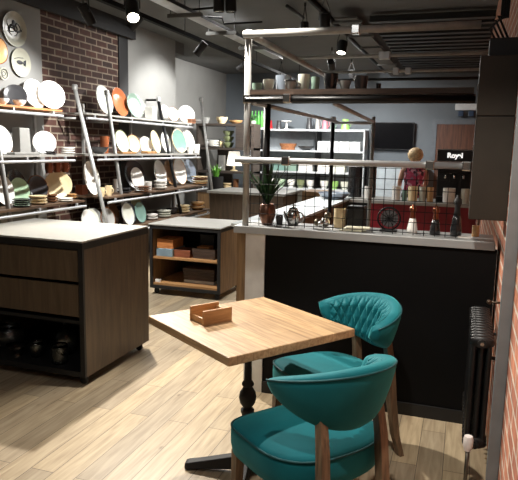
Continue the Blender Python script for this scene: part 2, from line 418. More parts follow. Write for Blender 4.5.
c2x0, c2x1, c2y0, c2y1, c2h = -3.04, -2.25, 5.46, 6.15, .745
t = thing('display_trolley', 'low wheeled oak cabinet with open shelves of boxes and trays behind the drawer trolley', 'cabinet', (c2x0, c2y0, 0))
W, D = c2x1-c2x0, c2y1-c2y0
B(-.01, W+.01, -.01, D, c2h-.014, c2h).build('counter_top', M_topg, t, bevel=.002)
B(W-.03, W, .02, D, .066, c2h-.05).build('side_panel', M_cab2, t)
B(0, .03, .02, D, .066, c2h-.05).build('side_panel', M_cab2, t)
B(.03, W-.03, D-.02, D, .1, c2h-.05).build('back_panel', M_matt, t)
B(0, W, 0, D, c2h-.05, c2h-.014).build('top_frame', M_matt, t)
MB().box(W-.03, W, 0, .02, .066, c2h-.05).box(0, .03, 0, .02, .066, c2h-.05).box(.03, W-.03, 0, .02, .066, .1).build('front_frame', M_matt, t)
M_sh = wood('shelf_oak', (150, 108, 66), (186, 142, 94), 'X', 3, .5, 10)
B(.03, W-.03, .02, D-.02, .1, .122).build('lower_shelf', M_sh, t)
B(.03, W-.03, .02, D-.02, .38, .40).build('middle_shelf', M_sh, t)
for x, y in ((.05, .06), (W-.05, .06), (.05, D-.06), (W-.05, D-.06)): castor(t, x, y)
def xbox(name, label, cat, px0, px1, Y, dY, z0, h, m, group=None, open_=0):
    z0 += .001; h -= .001
    x0, x1 = at(px0, 250, Y=Y).x, at(px1, 250, Y=Y).x
    mb = MB()
    if open_:
        mb.box(x0, x1, Y, Y+dY, z0, z0+.01)
        mb.box(x0, x1, Y, Y+.01, z0+.01, z0+h).box(x0, x1, Y+dY-.01, Y+dY, z0+.01, z0+h).box(x0, x0+.01, Y+.01, Y+dY-.01, z0+.01, z0+h).box(x1-.01, x1, Y+.01, Y+dY-.01, z0+.01, z0+h)
    else: mb.box(x0, x1, Y, Y+dY, z0, z0+h)
    return tag(mb.build(name, m, bevel=.002), label, cat, group)
M_crate = wood('orange_crate', (170, 100, 52), (206, 138, 80), 'X', 5, .5)
Y2 = c2y0+.05
xbox('folded_cloth', 'grey blue folded cloth box under the orange crate in the display trolley', 'cloth box', 156.5, 172.5, Y2, .3, .40, .08, mat('blue_grey_cloth', (120, 140, 150), .9))
xbox('wooden_crate', 'orange wooden crate on the grey blue cloth box in the display trolley', 'crate', 157, 173, Y2+.02, .24, .481, .1, M_crate, open_=1)
xbox('wooden_box', 'reddish brown wooden box in the middle of the display trolley upper shelf', 'box', 174, 190, Y2+.03, .2, .40, .075, wood('red_brown', (110, 60, 40), (140, 82, 56), 'X', 5))
for k in range(3):
    nm = ('lowest', 'second', 'third')[k]
    xbox('serving_tray', f'dark serving tray on the right of the trolley upper shelf, {nm} in its stack', 'tray', 193-.5*k, 215, Y2+.04, .34, .40+.036*k, .034, wood('dark_tray', (46, 34, 28), (76, 58, 46), 'X', 5), 'trays stacked in the display trolley', 1)
xbox('wood_block', 'tan wooden block lying in the topmost upper tray of the display trolley', 'block', 197, 209, Y2+.08, .12, .483, .035, M_crate)
xbox('picture_frame', 'black slanted frame leaning on the trays under the grey trolley top', 'frame', 200, 214, Y2+.2, .1, .51, .12, M_matt)
for k in range(5):
    nm = ('lowest', 'second', 'third', 'fourth', 'fifth')[k]
    xbox('display_board', f'{"white" if k == 0 else "dark brown"} board, {nm} in the stack on the trolley bottom shelf', 'board', 184-.3*k, 214.5, Y2+.1, .36-.01*k, .122+.031*k, .029, mat('white_board', (206, 204, 198), .5) if k == 0 else MATS['dark_tray'], 'boards stacked in the display trolley')
xbox('price_card', 'small white card at the left front of the trolley bottom shelf', 'card', 155, 160, Y2-.01, .02, .122, .03, M_white)
pts = [at(237, 299, Z=.012), at(240, 293, Z=.012), at(243.5, 288.5, Z=.03), (-2.215, 6.1, .12)]
tag(MB().tube([Vector(p) for p in pts], .012, 8).build('power_cable', M_matt, None, True), 'black power cable coming out beside the low display trolley', 'cable')

# ------------------------------------------------------------------ ladder shelving on the left wall
FX = {'t': -3.95, 'm': -3.82, 'l': -3.70, 'b': -3.62}
ZS = {'t': at(72, 111, X=FX['t']).z, 'm': at(72, 154.5, X=FX['m']).z, 'l': at(78, 201, X=FX['l']).z, 'b': .60}
BK = WL+.03
POST = []
for (a, b, Y) in (((0, 175), (8, 228), 4.27), ((72, 88), (95, 185), 5.62), ((105, 100), (118, 190), 6.15), ((156, 100), (178, 210), 7.55), ((199, 100), (213, 215), 8.9)):
    p, q = at(*a, Y=Y), at(*b, Y=Y); POST.append((p, q, Y))
def post_line(p, q, Y, ztop=None):
    d = (q-p)/(q.z-p.z)
    top = p+d*((ztop or p.z)-p.z); bot = p+d*(0.009-p.z)
    return [top, bot]
def shelf_unit(name, label, y0, y1, posts, boards, mtop):
    t = thing(name, label, 'shelving', (0, 0, 0))
    for key in boards:
        z = ZS[key]; fx = FX[key]
        m = mtop if key == 't' else (M_plank if key in 'lb' else M_topg)
        B(BK, fx, y0, y1, z-.02, z).build('shelf_board', m, t)
        r = MB().tube([(fx+.004, y0, z-.062), (fx+.004, y1, z-.062)], .014, 10)
        for q in range(4): yq = y0+.15+(y1-y0-.3)*q/3; r.box(fx-.004, fx+.012, yq-.012, yq+.012, z-.06, z-.02)
        r.build('front_rail', M_pipeL, t)
    for (p, q, Y) in posts:
        a, b = post_line(p, q, Y, max(p.z, 2.12) if p.z > 1.7 else 2.12)
        a.x = max(a.x, WL+.05)
        off = Vector((.035, 0, 0))
        MB().tube([a+off, b+off], .021, 12).build('post', M_dark if 7 < Y < 8 else M_pipe, t, True)
        MB().lathe([(0, 0), (.03, 0), (.03, .05), (.022, .06), (0, .06)], 12, Matrix.Translation(a+off-Vector((0, 0, .02)))).build('post_cap', M_pipe, t, 'auto')
        if 7 < Y < 8: MB().tube([a+off, (WL+.01, Y, a.z)], .014, 8).build('wall_bracket', M_dark, t, True)
        else: MB().tube([a+off-Vector((0, 0, .32)), (WL+.01 if Y < 8.5 else WL-.1, Y, a.z-.32)], .012, 8).build('wall_bracket', M_pipe, t, True)
    for Y in (y0+.3, (y0+y1)/2, y1-.12):
        MB().box(BK, BK+.03, Y-.015, Y+.015, .02, 2.0).build('wall_upright', M_pipe, t)
    return t
shelf_unit('ladder_shelf', 'nearer ladder shelf unit on the left wall with pale steel rails and plank shelves', 3.3, 5.30, POST[:1]+POST[1:2], 'tml', M_plankO)
shelf_unit('ladder_shelf', 'farther ladder shelf unit against the brick and grey pier with three leaning pipe posts', 5.72, 8.42, POST[2:], 'tmlb', M_topg)

# ---- crockery
def glaze(name, col, rough=.25): return mat(name, col, rough, var=.06, coat=.3)
COLS = dict(white=(236, 234, 228), cream=(226, 206, 164), green=(164, 192, 160), dgrey=(58, 58, 60), orange=(168, 98, 62), teal=(122, 146, 132), bluegrey=(120, 130, 142), grey=(150, 150, 146), brown=(116, 78, 52), black=(26, 26, 28), tan=(186, 144, 96), bluegreen=(112, 144, 134), olive=(120, 128, 92), pale=(204, 206, 192), stone=(150, 150, 136))
def G(c): return glaze('glaze_'+c, COLS[c])
def plateprof(R, dp=.07):
    return [(0, 0), (.55*R, 0), (.6*R, .004), (.8*R, .3*dp*R+.004), (R, dp*2.2*R), (R*1.0, dp*2.2*R+.005), (.95*R, dp*2.2*R+.004), (.75*R, .3*dp*R+.010), (.58*R, .008), (0, .008)]
def place(box, shelf=None, off=.16, Y=None, z=None):
    x0, y0, x1, y1 = box; cx = (x0+x1)/2
    if shelf: P = at(cx, (y0+y1)/2, X=FX[shelf]-off); zz_ = ZS[shelf]
    else: P = at(cx, (y0+y1)/2, Y=Y); zz_ = z
    k = mpp(P); return Vector((P.x, P.y, zz_+.0012)), (x1-x0)*k, (y1-y0)*k
def stand(label, box, col, shelf=None, off=.16, Y=None, z=None, rim=None, cat='plate', group=None, tilt=14, name='dinner_plate', sx=1.0, face=None, dp=.07):
    P, w, h = place(box, shelf, off, Y, z); tl = math.radians(tilt)
    Dm = h/math.cos(tl); k = max(.28, min(.98, w/Dm/sx))
    phi = math.atan2(-P.y, -P.x); az = phi+math.acos(k) if face is None else face
    R = Dm/2
    o = MB().lathe(plateprof(R, dp), 36, None, 1, sx).build(name, G(col), None, 'auto')
    n = Vector((math.cos(az)*math.cos(tl), math.sin(az)*math.cos(tl), math.sin(tl)))
    o.rotation_euler = (0, PI/2-tl, az)
    o.location = P+Vector((0, 0, R*math.cos(tl)+.003)) 
    tag(o, label, cat, group)
    if rim: MB().tube([Vector((R*.99*math.cos(a), R*.99*sx*math.sin(a), dp*2.2*R+.003)) for a in [2*PI*i/36 for i in range(36)]], .006, 6, True).build('rim', G(rim), o, True)
    return o
def bowlprof(R, h, foot=.5, th=.005):
    out = [(foot*R, 0), (foot*R, .006), (.78*R, .35*h), (.94*R, .7*h), (R, h)]
    return [(0, 0)]+out+[(R-th, h), (.94*R-th, .7*h), (.78*R-th, .35*h+th), (foot*R*.9, .012), (0, .012)]
def bowl(label, box, col, shelf=None, off=.16, Y=None, z=None, cat='bowl', name='bowl', group=None, foot=.5, hmin=.02):
    P, w, h = place(box, shelf, off, Y, z)
    o = MB().lathe(bowlprof(w/2, max(hmin, h*.9), foot), 32).build(name, G(col), None, 'auto', loc=P)
    return tag(o, label, cat, group)
def mug(label, box, col, shelf=None, off=.12, Y=None, z=None, handle=0, name='mug', cat='mug', top=1.0, bot=.8, group=None, rim=None, m=None):
    P, w, h = place(box, shelf, off, Y, z); R = w/2
    m = m or G(col)
    o = MB().lathe([(0, 0), (R*bot, 0), (R*(bot*.6+top*.4), h*.3), (R*top, h*.75), (R*top, h), (R*top-.005, h), (R*top-.006, h*.7), (R*bot-.004, .01), (0, .01)], 28).build(name, m, None, 'auto', loc=P)
    if handle:
        MB().tube([Vector((handle*(R*.9+.028*math.sin(a)), 0, h*.52-h*.26*math.cos(a))) for a in [PI*i/8 for i in range(9)]], .006, 8).build('handle', m, o, True)
    if rim: MB().tube([Vector((R*top*math.cos(a), R*top*math.sin(a), h)) for a in [2*PI*i/24 for i in range(24)]], .005, 6, True).build('rim', G(rim), o, True)
    return tag(o, label, cat, group)
ORD = ('lowest', 'second lowest', 'third lowest', 'fourth lowest', 'fifth from the bottom', 'sixth from the bottom')
def stack(what, box, col, n, shelf=None, off=.14, Y=None, z=None, cols=None, name='side_plate', cat='plate'):
    P, w, h = place(box, shelf, off, Y, z); dz = h/n
    for k in range(n):
        R = w/2*(1-.03*(k % 2))
        o = MB().lathe([(0, 0), (.6*R, 0), (R, dz*.62), (R, dz*.93), (.95*R, dz*.93), (.6*R, dz*.55), (0, dz*.55)], 28).build(name, G(cols[k] if cols else col), None, 'auto', loc=P+Vector((0, 0, dz*k)))
        lab = f'{what}, {ORD[k] if k < n-1 else "topmost"}' if n > 1 else what
        tag(o, lab, cat, what if n > 1 else None)
def block(name, label, cat, box, m, shelf=None, off=.16, Y=None, z=None, dpt=.2, rz=0, taper=0, group=None):
    P, w, h = place(box, shelf, off, Y, z)
    if shelf: w, dpt = dpt, w*1.0; w2 = dpt
    a, b = w/2, dpt/2
    mb = MB().loft([[Vector((sx*a*q, sy2*b*q, zq)) for sx, sy2 in ((-1, -1), (1, -1), (1, 1), (-1, 1))] for q, zq in ((1, 0), (1-taper, h))])
    return tag(mb.build(name, m, None, False, .004, P, (0, 0, rz)), label, cat, group)

# -- nearer unit, top shelf
stand('dark grey platter leaning at the left of the nearer unit top shelf', (3, 82, 27, 103), 'dgrey', 't', .2, tilt=20, cat='platter', name='platter')
bowl('shallow white bowl at the far left of the nearer unit top shelf', (-4, 97, 9, 103.5), 'white', 't', .07)
bowl('shallow white bowl in front of the dark grey platter on the top shelf', (13, 98.5, 26, 105), 'white', 't', .07)
stand('large white platter behind another at the right of the nearer top shelf', (23, 77, 44, 105), 'white', 't', .2, cat='platter', name='platter')
stand('large white platter at the right end of the nearer unit top shelf', (38, 79, 63, 106.5), 'white', 't', .12, cat='platter', name='platter')
# middle shelf
stand('large white plate cut by the left edge of the photo on the nearer middle shelf', (-9, 122, 9, 150), 'white', 'm', .16)
block('square_jug', 'grey square-sided pot on the nearer unit middle shelf', 'pot', (13, 121, 29, 147), G('grey'), 'm', .18, dpt=.1, taper=.12)
stand('round white plate standing at the right of the nearer middle shelf', (31, 125, 57, 147), 'white', 'm', .17)
block('serving_board', 'long flat grey tray lying along the nearer middle shelf front', 'tray', (5, 149, 42, 151.5), G('grey'), 'm', .05, dpt=.09)
stack('small white dishes stacked at the right end of the nearer middle shelf', (61, 146, 75, 153), 'white', 3, 'm', .1, name='small_dish', cat='dish')
# hanging copper mugs below the middle shelf
for k, (xx, lab) in enumerate(((49, 'leftmost'), (57, 'middle'), (65, 'rightmost'))):
    P = at(xx, 165, X=FX['m']-.2); P.z = ZS['m']-.19
    o = MB().lathe([(0, 0), (.035, 0), (.042, .05), (.04, .1), (.037, .1), (.038, .05), (.03, .006), (0, .006)], 20).build('copper_mug', M_copper, None, 'auto', loc=P)
    MB().tube([Vector((.04+.022*math.sin(a), 0, .055-.03*math.cos(a))) for a in [PI*i/8 for i in range(9)]], .005, 6).build('handle', M_copper, o, True)
    MB().tube([Vector((0, 0, .162)), Vector((0, .03, .13)), Vector((0, .036, .092))], .003, 6).build('hook', M_copper, o, True)
    tag(o, f'copper mug hanging under the nearer middle shelf, {lab} of three', 'mug', 'copper mugs under the nearer shelf')
# lower shelf
stand('large white plate at the left end of the nearer lower shelf', (-7, 177, 11, 206), 'white', 'l', .3)
stand('dark plate behind the pale green plate on the nearer lower shelf', (5, 172, 24, 204), 'black', 'l', .42)
stand('pale green plate standing on the nearer lower shelf', (9, 178, 28, 203), 'green', 'l', .33, rim='dgrey')
stand('charcoal plate with a brown rim on the nearer lower shelf', (27, 174.5, 46, 199), 'dgrey', 'l', .35, rim='brown')
stand('large cream platter leaning at the right of the nearer lower shelf', (45, 171, 71, 197), 'cream', 'l', .36, cat='platter', name='platter')
stack('dark plates stacked at the front of the nearer lower shelf', (12, 195, 31, 203), 'dgrey', 4, 'l', .08)
stack('cream dishes stacked on the nearer lower shelf', (29, 193, 47, 202), 'cream', 3, 'l', .1, name='small_dish', cat='dish')
stack('brown dishes stacked right of the cream dishes on the lower shelf', (46, 191, 57, 199), 'brown', 3, 'l', .12, name='small_dish', cat='dish')
stack('flat white plates at the right end of the nearer lower shelf', (58, 194.5, 73, 198), 'white', 2, 'l', .07)
stack('thin tan plates by the post at the end of the nearer lower shelf', (67, 191, 77, 196), 'tan', 2, 'l', .2)

# -- farther unit, top shelf
stand('grey speckled oval platter on the farther top shelf', (95, 83.5, 110, 112), 'pale', 't', .17, cat='platter', name='platter', rim='grey')
stand('glossy orange platter on the farther unit top shelf', (110, 84, 125, 112), 'orange', 't', .24, cat='platter', name='platter', dp=.1)
stand('sea green plate beside the orange platter on the top shelf', (126, 89, 141, 113), 'teal', 't', .17)
stand('pale grey plate half behind the sea green plate on the top shelf', (136, 93, 145, 113), 'grey', 't', .22)
block('white_canister', 'white square canister left of the dark post on the farther top shelf', 'canister', (146.5, 102, 155, 114), G('white'), 't', .1, dpt=.12)
stand('narrow white oval plate right of the dark post on the top shelf', (160, 102, 169, 118), 'white', 't', .25)
stand('white plate with a brown rim on the farther top shelf', (167, 104, 178, 118), 'white', 't', .12, rim='brown')
stand('large white plate near the right end of the farther top shelf', (178, 101.5, 194, 119), 'white', 't', .22)
for k in range(2):
    block('timber_offcut', f'brown timber board at the right end of the farther top shelf, {("lower", "upper")[k]} of two', 'board', (186, 118, 197, 121), wood('offcut_brown', (120, 80, 56), (150, 104, 76), 'Y', 5), 't', .04, dpt=.07, group='timber boards on the farther top shelf').location.z += .024*k
# farther unit, middle shelf
bowl('dark pan at the left of the farther middle shelf', (91, 144, 108, 151.5), 'dgrey', 'm', .13, name='pan', cat='pan')
mug('small orange pot behind the dark pan on the farther middle shelf', (100, 132, 109, 149), 'orange', 'm', .27, name='pot', cat='pot')
stand('white plate with a green centre on the farther middle shelf', (114, 126.5, 127, 149), 'pale', 'm', .17, rim='olive')
stand('cream speckled plate on the farther middle shelf', (126, 132, 139, 150), 'cream', 'm', .17, rim='brown')
block('serving_board', 'long tan serving board lying along the farther middle shelf', 'board', (113, 148, 139, 150), MATS['shelf_oak'], 'm', .06, dpt=.1)
block('serving_board', 'short tan serving board right of the long one on the farther middle shelf', 'board', (140, 148, 158, 150.5), MATS['shelf_oak'], 'm', .06, dpt=.1)
stand('small white plate in the middle of the farther middle shelf', (139, 134, 151, 150), 'white', 'm', .2)
stand('tall narrow cream platter left of the dark post on the middle shelf', (150, 128, 158, 150), 'cream', 'm', .15, cat='platter', name='platter')
stand('white plate partly behind the dark post on the middle shelf', (160, 131, 169, 151), 'white', 'm', .2)
stand('blue green patterned plate on the farther middle shelf', (171, 128, 184.5, 151), 'bluegreen', 'm', .13, rim='cream')
stand('tall white plate right of the blue green plate on the middle shelf', (181, 129, 193, 151), 'white', 'm', .27)
mug('small white cup at the right end of the farther middle shelf', (193, 142, 200, 151), 'white', 'm', .1, name='cup', cat='cup')
mug('white cup beside the post, in from the end of the middle shelf', (187, 144, 193, 151), 'white', 'm', .06, name='cup', cat='cup')
block('copper_tin', 'copper coloured tin under the gap between the two ladder shelf units', 'tin', (76, 158, 86, 168), M_copper, 'l', .44, dpt=.09).location.z = ZS['l']
# farther unit, lower shelf
stand('tall white platter leaning behind the pipe post on the farther lower shelf', (84, 164, 96, 197), 'white', 'l', .3, cat='platter', name='platter', sx=.6, face=-.2)
mug('cream mug at the left end of the farther lower shelf', (97, 185, 105, 194), 'cream', 'l', .1, handle=1)
mug('taller cream mug next to the pipe post on the farther lower shelf', (105.5, 184, 112, 194), 'cream', 'l', .1, handle=1)
stand('large dark grey plate behind a small white one on the farther lower shelf', (123, 162, 143, 190), 'dgrey', 'l', .38)
stand('small white plate in front of the large dark grey plate', (130, 168, 142, 190), 'white', 'l', .27)
mug('white cup with saucer, lower one by the dark grey plate', (145, 179, 152, 188), 'white', 'l', .12, name='cup', cat='cup')
stack('dark bowls stacked on the farther lower shelf at left', (117, 186, 131, 191), 'dgrey', 2, 'l', .15, name='small_bowl', cat='bowl')
stack('dark dishes stacked beside the dark bowls on the farther lower shelf', (134, 184, 151, 190), 'brown', 3, 'l', .05, name='small_dish', cat='dish')
stand('tall white platter left of the dark post on the lower shelf', (153, 161, 164, 187), 'white', 'l', .32, cat='platter', name='platter')
stand('brown edged plate hidden partly by the dark post on the lower shelf', (163, 163, 173, 187), 'tan', 'l', .38)
stand('tall white platter right of the dark post on the lower shelf', (172, 161, 184, 187), 'white', 'l', .3, cat='platter', name='platter', rim='tan')
stand('blue grey plate at the right of the farther lower shelf', (182, 161, 194, 184), 'bluegrey', 'l', .36)
stack('small white bowls stacked in front of the tall white platter', (154, 178, 167, 187), 'white', 3, 'l', .08, name='small_bowl', cat='bowl')
stack('brown and cream plates stacked at the right end of the lower shelf', (191, 174, 208, 182), 'tan', 4, 'l', .12, cols=('tan', 'cream', 'brown', 'cream'))
stack('dark saucers at the middle of the nearer unit middle shelf end', (44, 146.5, 57, 150), 'dgrey', 2, 'm', .05, name='saucer', cat='saucer')
bowl('dark low dish behind the post on the farther bottom shelf', (166, 211, 178, 217), 'dgrey', 'b', .2, cat='dish', name='dish')
mug('white jug at the back of the farther lower shelf by the mugs', (113, 178, 120, 191), 'white', 'l', .3, name='jug', cat='jug', handle=1)
bowl('brown bowl at the left end of the nearer unit middle shelf', (5, 146, 13, 150), 'brown', 'm', .2)
# bottom shelf
for k in range(3):
    stand(f'white and grey plate standing in the left group of the bottom shelf, {("nearest", "middle", "rear")[k]} of three', (80.5+3*k, 205+.3*k, 94+3*k, 229-k), ('white', 'pale', 'grey')[k], 'b', .1+.06*k, group='plates standing at the left of the bottom shelf')
stand('brown rimmed grey plate between the two pipe posts on the bottom shelf', (100, 207, 113, 228), 'grey', 'b', .12, rim='brown')
stand('brown plate behind the grey one between the two pipe posts', (105, 206, 117, 228), 'brown', 'b', .3)
stand('pale grey plate right of the pipe post on the bottom shelf', (121, 205, 132, 227), 'pale', 'b', .1, rim='grey')
stand('blue grey plate behind the pale grey plate on the bottom shelf', (124, 206, 135, 225), 'bluegrey', 'b', .2)
stand('green plate standing on the bottom shelf', (134, 204, 144, 224), 'bluegreen', 'b', .1)
stand('olive brown plate behind the green plate on the bottom shelf', (130, 203, 141, 224), 'olive', 'b', .36)
stack('flat white plates left of the dark post on the bottom shelf', (145, 211, 158, 217), 'white', 2, 'b', .12)
stack('flat grey plates nearest the dark post on the bottom shelf', (157, 210, 171, 217), 'pale', 3, 'b', .12)
stack('cream bowls stacked right of the dark post on the bottom shelf', (176, 207, 190, 215), 'cream', 3, 'b', .12, name='small_bowl', cat='bowl')
stack('tan bowls at the right end of the bottom shelf', (190, 206, 205, 214), 'tan', 2, 'b', .12, name='small_bowl', cat='bowl')

# decorated plates hung on the left wall
def wallplate(label, cyx, z, R, col, motif=None, rim=None):
    o = MB().lathe(plateprof(R, .06), 40).build('wall_plate', G(col), None, 'auto', loc=(WL+.004, cyx, z), rot=(PI/2, 0, PI/2))
    tag(o, label, 'plate')
    zt = .009
    if motif == 'octopus':
        mb = MB(); mb.sphere((0, .3*R, zt), .2*R, 14, 8, (.8, 1.1, .12))
        for k in range(8):
            a = -PI*(k+.5)/8*1.25+.4; pts_ = []
            for i in range(12):
                s_ = i/11; rr = .1*R+.6*R*s_; aa = a+.55*math.sin(s_*5+k*1.7)
                pts_.append(Vector((rr*math.cos(aa), .18*R+rr*math.sin(aa)*.85, zt+.001+max(0, rr-.58*R)*.18)))
            mb.tube(pts_, [.05*R*(1-.75*i/11) for i in range(12)], 6)
        mb.build('painted_motif', mat('ink', (30, 32, 36), .5), o, True)
    if motif == 'fish':
        mb = MB(); mb.sphere((-.05*R, 0, zt), .3*R, 14, 8, (1.1, .5, .06))
        mb.add([(.2*R, 0, zt+.003), (.55*R, .25*R, zt+.006), (.5*R, -.22*R, zt+.006), (.2*R, 0, zt+.005), (.55*R, .25*R, zt+.008), (.5*R, -.22*R, zt+.008)], [(0, 1, 2), (3, 5, 4), (0, 3, 4, 1), (1, 4, 5, 2), (2, 5, 3, 0)])
        mb.tube([Vector((-.6*R, .2*R, zt+.002)), Vector((-.2*R, .3*R, zt+.002)), Vector((.3*R, .35*R, zt+.003))], .025*R, 6)
        mb.build('painted_motif', mat('ink', (30, 32, 36), .5), o, True)
    if motif == 'ring':
        mb = MB()
        for q in (.35, .7): mb.tube([Vector((q*R*math.cos(a), q*R*math.sin(a), zt+(.01 if q > .5 else 0))) for a in [2*PI*i/24 for i in range(24)]], .05*R, 6, True)
        mb.build('painted_motif', mat('ink', (30, 32, 36), .5), o, True)
    if rim: MB().tube([Vector((R*.99*math.cos(a), R*.99*math.sin(a), .132*R+.002)) for a in [2*PI*i/36 for i in range(36)]], .006, 6, True).build('rim', G(rim), o, True)
    return o
wallplate('pale round wall plate painted with a black octopus, highest on the grey wall', 4.972, 2.63, .165, 'stone', 'octopus')
wallplate('pale round wall plate painted with a dark fish, below the octopus plate', 5.045, 2.325, .138, 'stone', 'fish')
wallplate('tan round wall plate cut by the left edge of the photo', 4.745, 2.395, .12, 'tan', None, 'brown')
wallplate('small ringed wall plate above the top shelf bowls', 4.81, 2.19, .06, 'stone', 'ring')

# ------------------------------------------------------------------ partition counter
py0 = 3.44
t = thing('partition_counter', 'black panelled partition counter with a pale grey worktop behind the table', 'counter', (0, 0, 0))
B(-1.33, .185, py0, 3.76, 1.02, 1.065).build('worktop', mat('pale_worktop', (146, 148, 148), .5, var=.04), t, bevel=.003)
B(-1.13, .2, py0+.03, py0+.06, 0, 1.02).build('front_panel', mat('black_laminate', (6, 6, 7), .65, spec=.15), t)
B(-1.255, -1.13, py0+.02, 3.72, 0, 1.02).build('end_panel', mat('light_steel_panel', (214, 215, 214), .5, .05), t)
B(-1.13, .2, 3.68, 3.72, 0, 1.02).build('rear_panel', MATS['black_laminate'], t)
B(-1.13, .2, py0+.018, py0+.03, 0, .075).build('kick_strip', M_matt, t)

# scaffold frame standing on it
FXL, FXR, FY, FYB = -1.262, .03, 3.47, 5.95
ztop, zmid, zlow = 2.2, 1.83, 1.47; XB = at(373, 130, Y=5.95).x
t = thing('scaffold_frame', 'galvanised pipe scaffold frame above the partition counter', 'frame', (0, 0, 0))
def pipe(a, b, r=.017, m=M_pipe, nm='rail'): return MB().tube([Vector(a), Vector(b)], r, 12).build(nm, m, t, True)
pipe((FXL, FY, 1.066), (FXL, FY, ztop+.03), .02, M_pipe, 'post')
pipe((FXL, FYB, 0), (FXL, FYB, zmid+.03), .02, M_dark, 'post')
px_ = at(267, 130, Y=3.72).x; pipe((px_, 3.72, 1.066), (px_, 3.72, zmid), .022, M_dark, 'post')
pipe((XB, FYB, 0), (XB, FYB, zmid+.03), .018, M_pipe, 'post')
pipe((FXL-.02, FY-.035, ztop), (FXR, FY-.035, ztop), .021, M_pipe)
pipe((FXL-.06, FY-.035, zlow), (FXR, FY-.035, zlow), .018, M_pipeL)
pipe((FXL, FY+.035, zmid), (FXR, FY+.035, zmid), .024, M_dark)
pipe((FXL, FY-.04, zmid-.005), (FXR, FY-.04, zmid-.005), .017, M_dark)
pipe((FXL+.035, FY, ztop-.01), (FXL+.035, FYB, ztop-.01), .02, M_pipe)
for yy, m_, r_ in ((4.4, M_pipe, .012), (5.27, M_pipe, .012), (5.87, M_dark, .014)):
    pipe((FXL, yy, ztop), (WR-.01, yy, ztop), r_, m_)
pipe((FXL+.035, FY, zmid-.02), (FXL+.035, FYB, zmid-.02), .015, M_pipeL)
pipe((-.75, FY+.1, zmid-.02), (XB, FYB, zmid-.02), .015, M_pipeL)
pipe((FXL, FYB, zmid-.03), (XB, FYB, zmid-.03), .015, M_pipeL)
for p in ((FXL, FY, ztop), (FXL, FY, zmid), (FXL, FY, zlow), (-1.0, FY-.04, zmid), (-.62, FY-.035, ztop), (-.18, FY-.035, zlow), (-1.0, FY-.035, zlow), (FXR-.02, FY-.035, zlow), (FXL, FYB, zmid), (-.6, 4.4, ztop), (-.57, 4.4, ztop), (-.6, 5.27, ztop), (-.5, 5.27, ztop)):
    MB().box(p[0]-.024, p[0]+.024, p[1]-.026, p[1]+.026, p[2]-.026, p[2]+.026).build('clamp', M_silver if p[1] < 4 else M_pipeL, t, bevel=.006)
tag(B(FXL-.0, FXR-.01, FY-.01, FY+.3, zmid+.026, zmid+.056).build('shelf_plank', wood('frame_plank', (50, 38, 30), (84, 64, 50), 'X', 4, .6)), 'dark timber plank shelf high on the scaffold frame carrying cups', 'shelf')
zpl = zmid+.056
# wire mesh
mb = MB(); nx = 21
for i in range(nx+1):
    x = FXL+.03+(FXR-.05-FXL-.03)*i/nx; mb.tube([(x, FY, 1.072), (x, FY, zlow-.02)], .0022, 5)
for j in range(7):
    z = 1.085+j*.06; mb.tube([(FXL+.02, FY+.004, z), (FXR-.04, FY+.004, z)], .0022, 5)
o = mb.build('wire_mesh_panel', M_dark); tag(o, 'black wire grid panel between the worktop and the lowest scaffold pipe', 'wire mesh')

# cups on the plank (left to right as they stand)
for lab, nm, cat, box, col, extra in (
    ('small low green bowl at the left end of the scaffold plank', 'bowl', 'bowl', (252, 81.5, 262.5, 89), 'teal', dict(bot=.85)),
    ('pale celadon beaker, second from the left on the scaffold plank', 'beaker', 'beaker', (263, 78, 274.5, 89), 'pale', dict(bot=.7)),
    ('large blue grey mug, third from the left on the scaffold plank', 'mug', 'mug', (275.5, 73.5, 291, 89), 'bluegrey', dict(handle=1, bot=.9)),
    ('short patterned cup in front of the large blue grey mug', 'cup', 'cup', (285, 80.5, 296.5, 89), 'grey', dict(rim='dgrey', handle=1)),
    ('tall grey green beaker in the middle of the scaffold plank', 'beaker', 'beaker', (298, 73.5, 310, 89), 'pale', dict(bot=.85)),
    ('blue green mug right of the tall grey green beaker', 'mug', 'mug', (311, 76, 319.5, 89), 'teal', dict(bot=.9)),
    ('black tapered plant pot on the scaffold plank', 'plant_pot', 'pot', (323.5, 73, 338, 89), 'black', dict(bot=.75)),
    ('grey rounded bowl right of the black plant pot', 'bowl', 'bowl', (339.5, 80, 351, 89), 'grey', dict(bot=.6)),
    ('charcoal beaker at the right end of the row of cups', 'beaker', 'beaker', (354, 75.5, 368, 89), 'dgrey', dict(bot=.8)),
    ('tiny black pot standing alone at the right on the scaffold plank', 'pot', 'pot', (376, 83, 381, 89), 'black', dict(bot=.9))):
    yv = FY+.04 if 'front' in lab else (FY+.15 if 'third' in lab else FY+.09)
    mug(lab, box, col, None, Y=yv, z=zpl, name=nm, cat=cat, **extra)

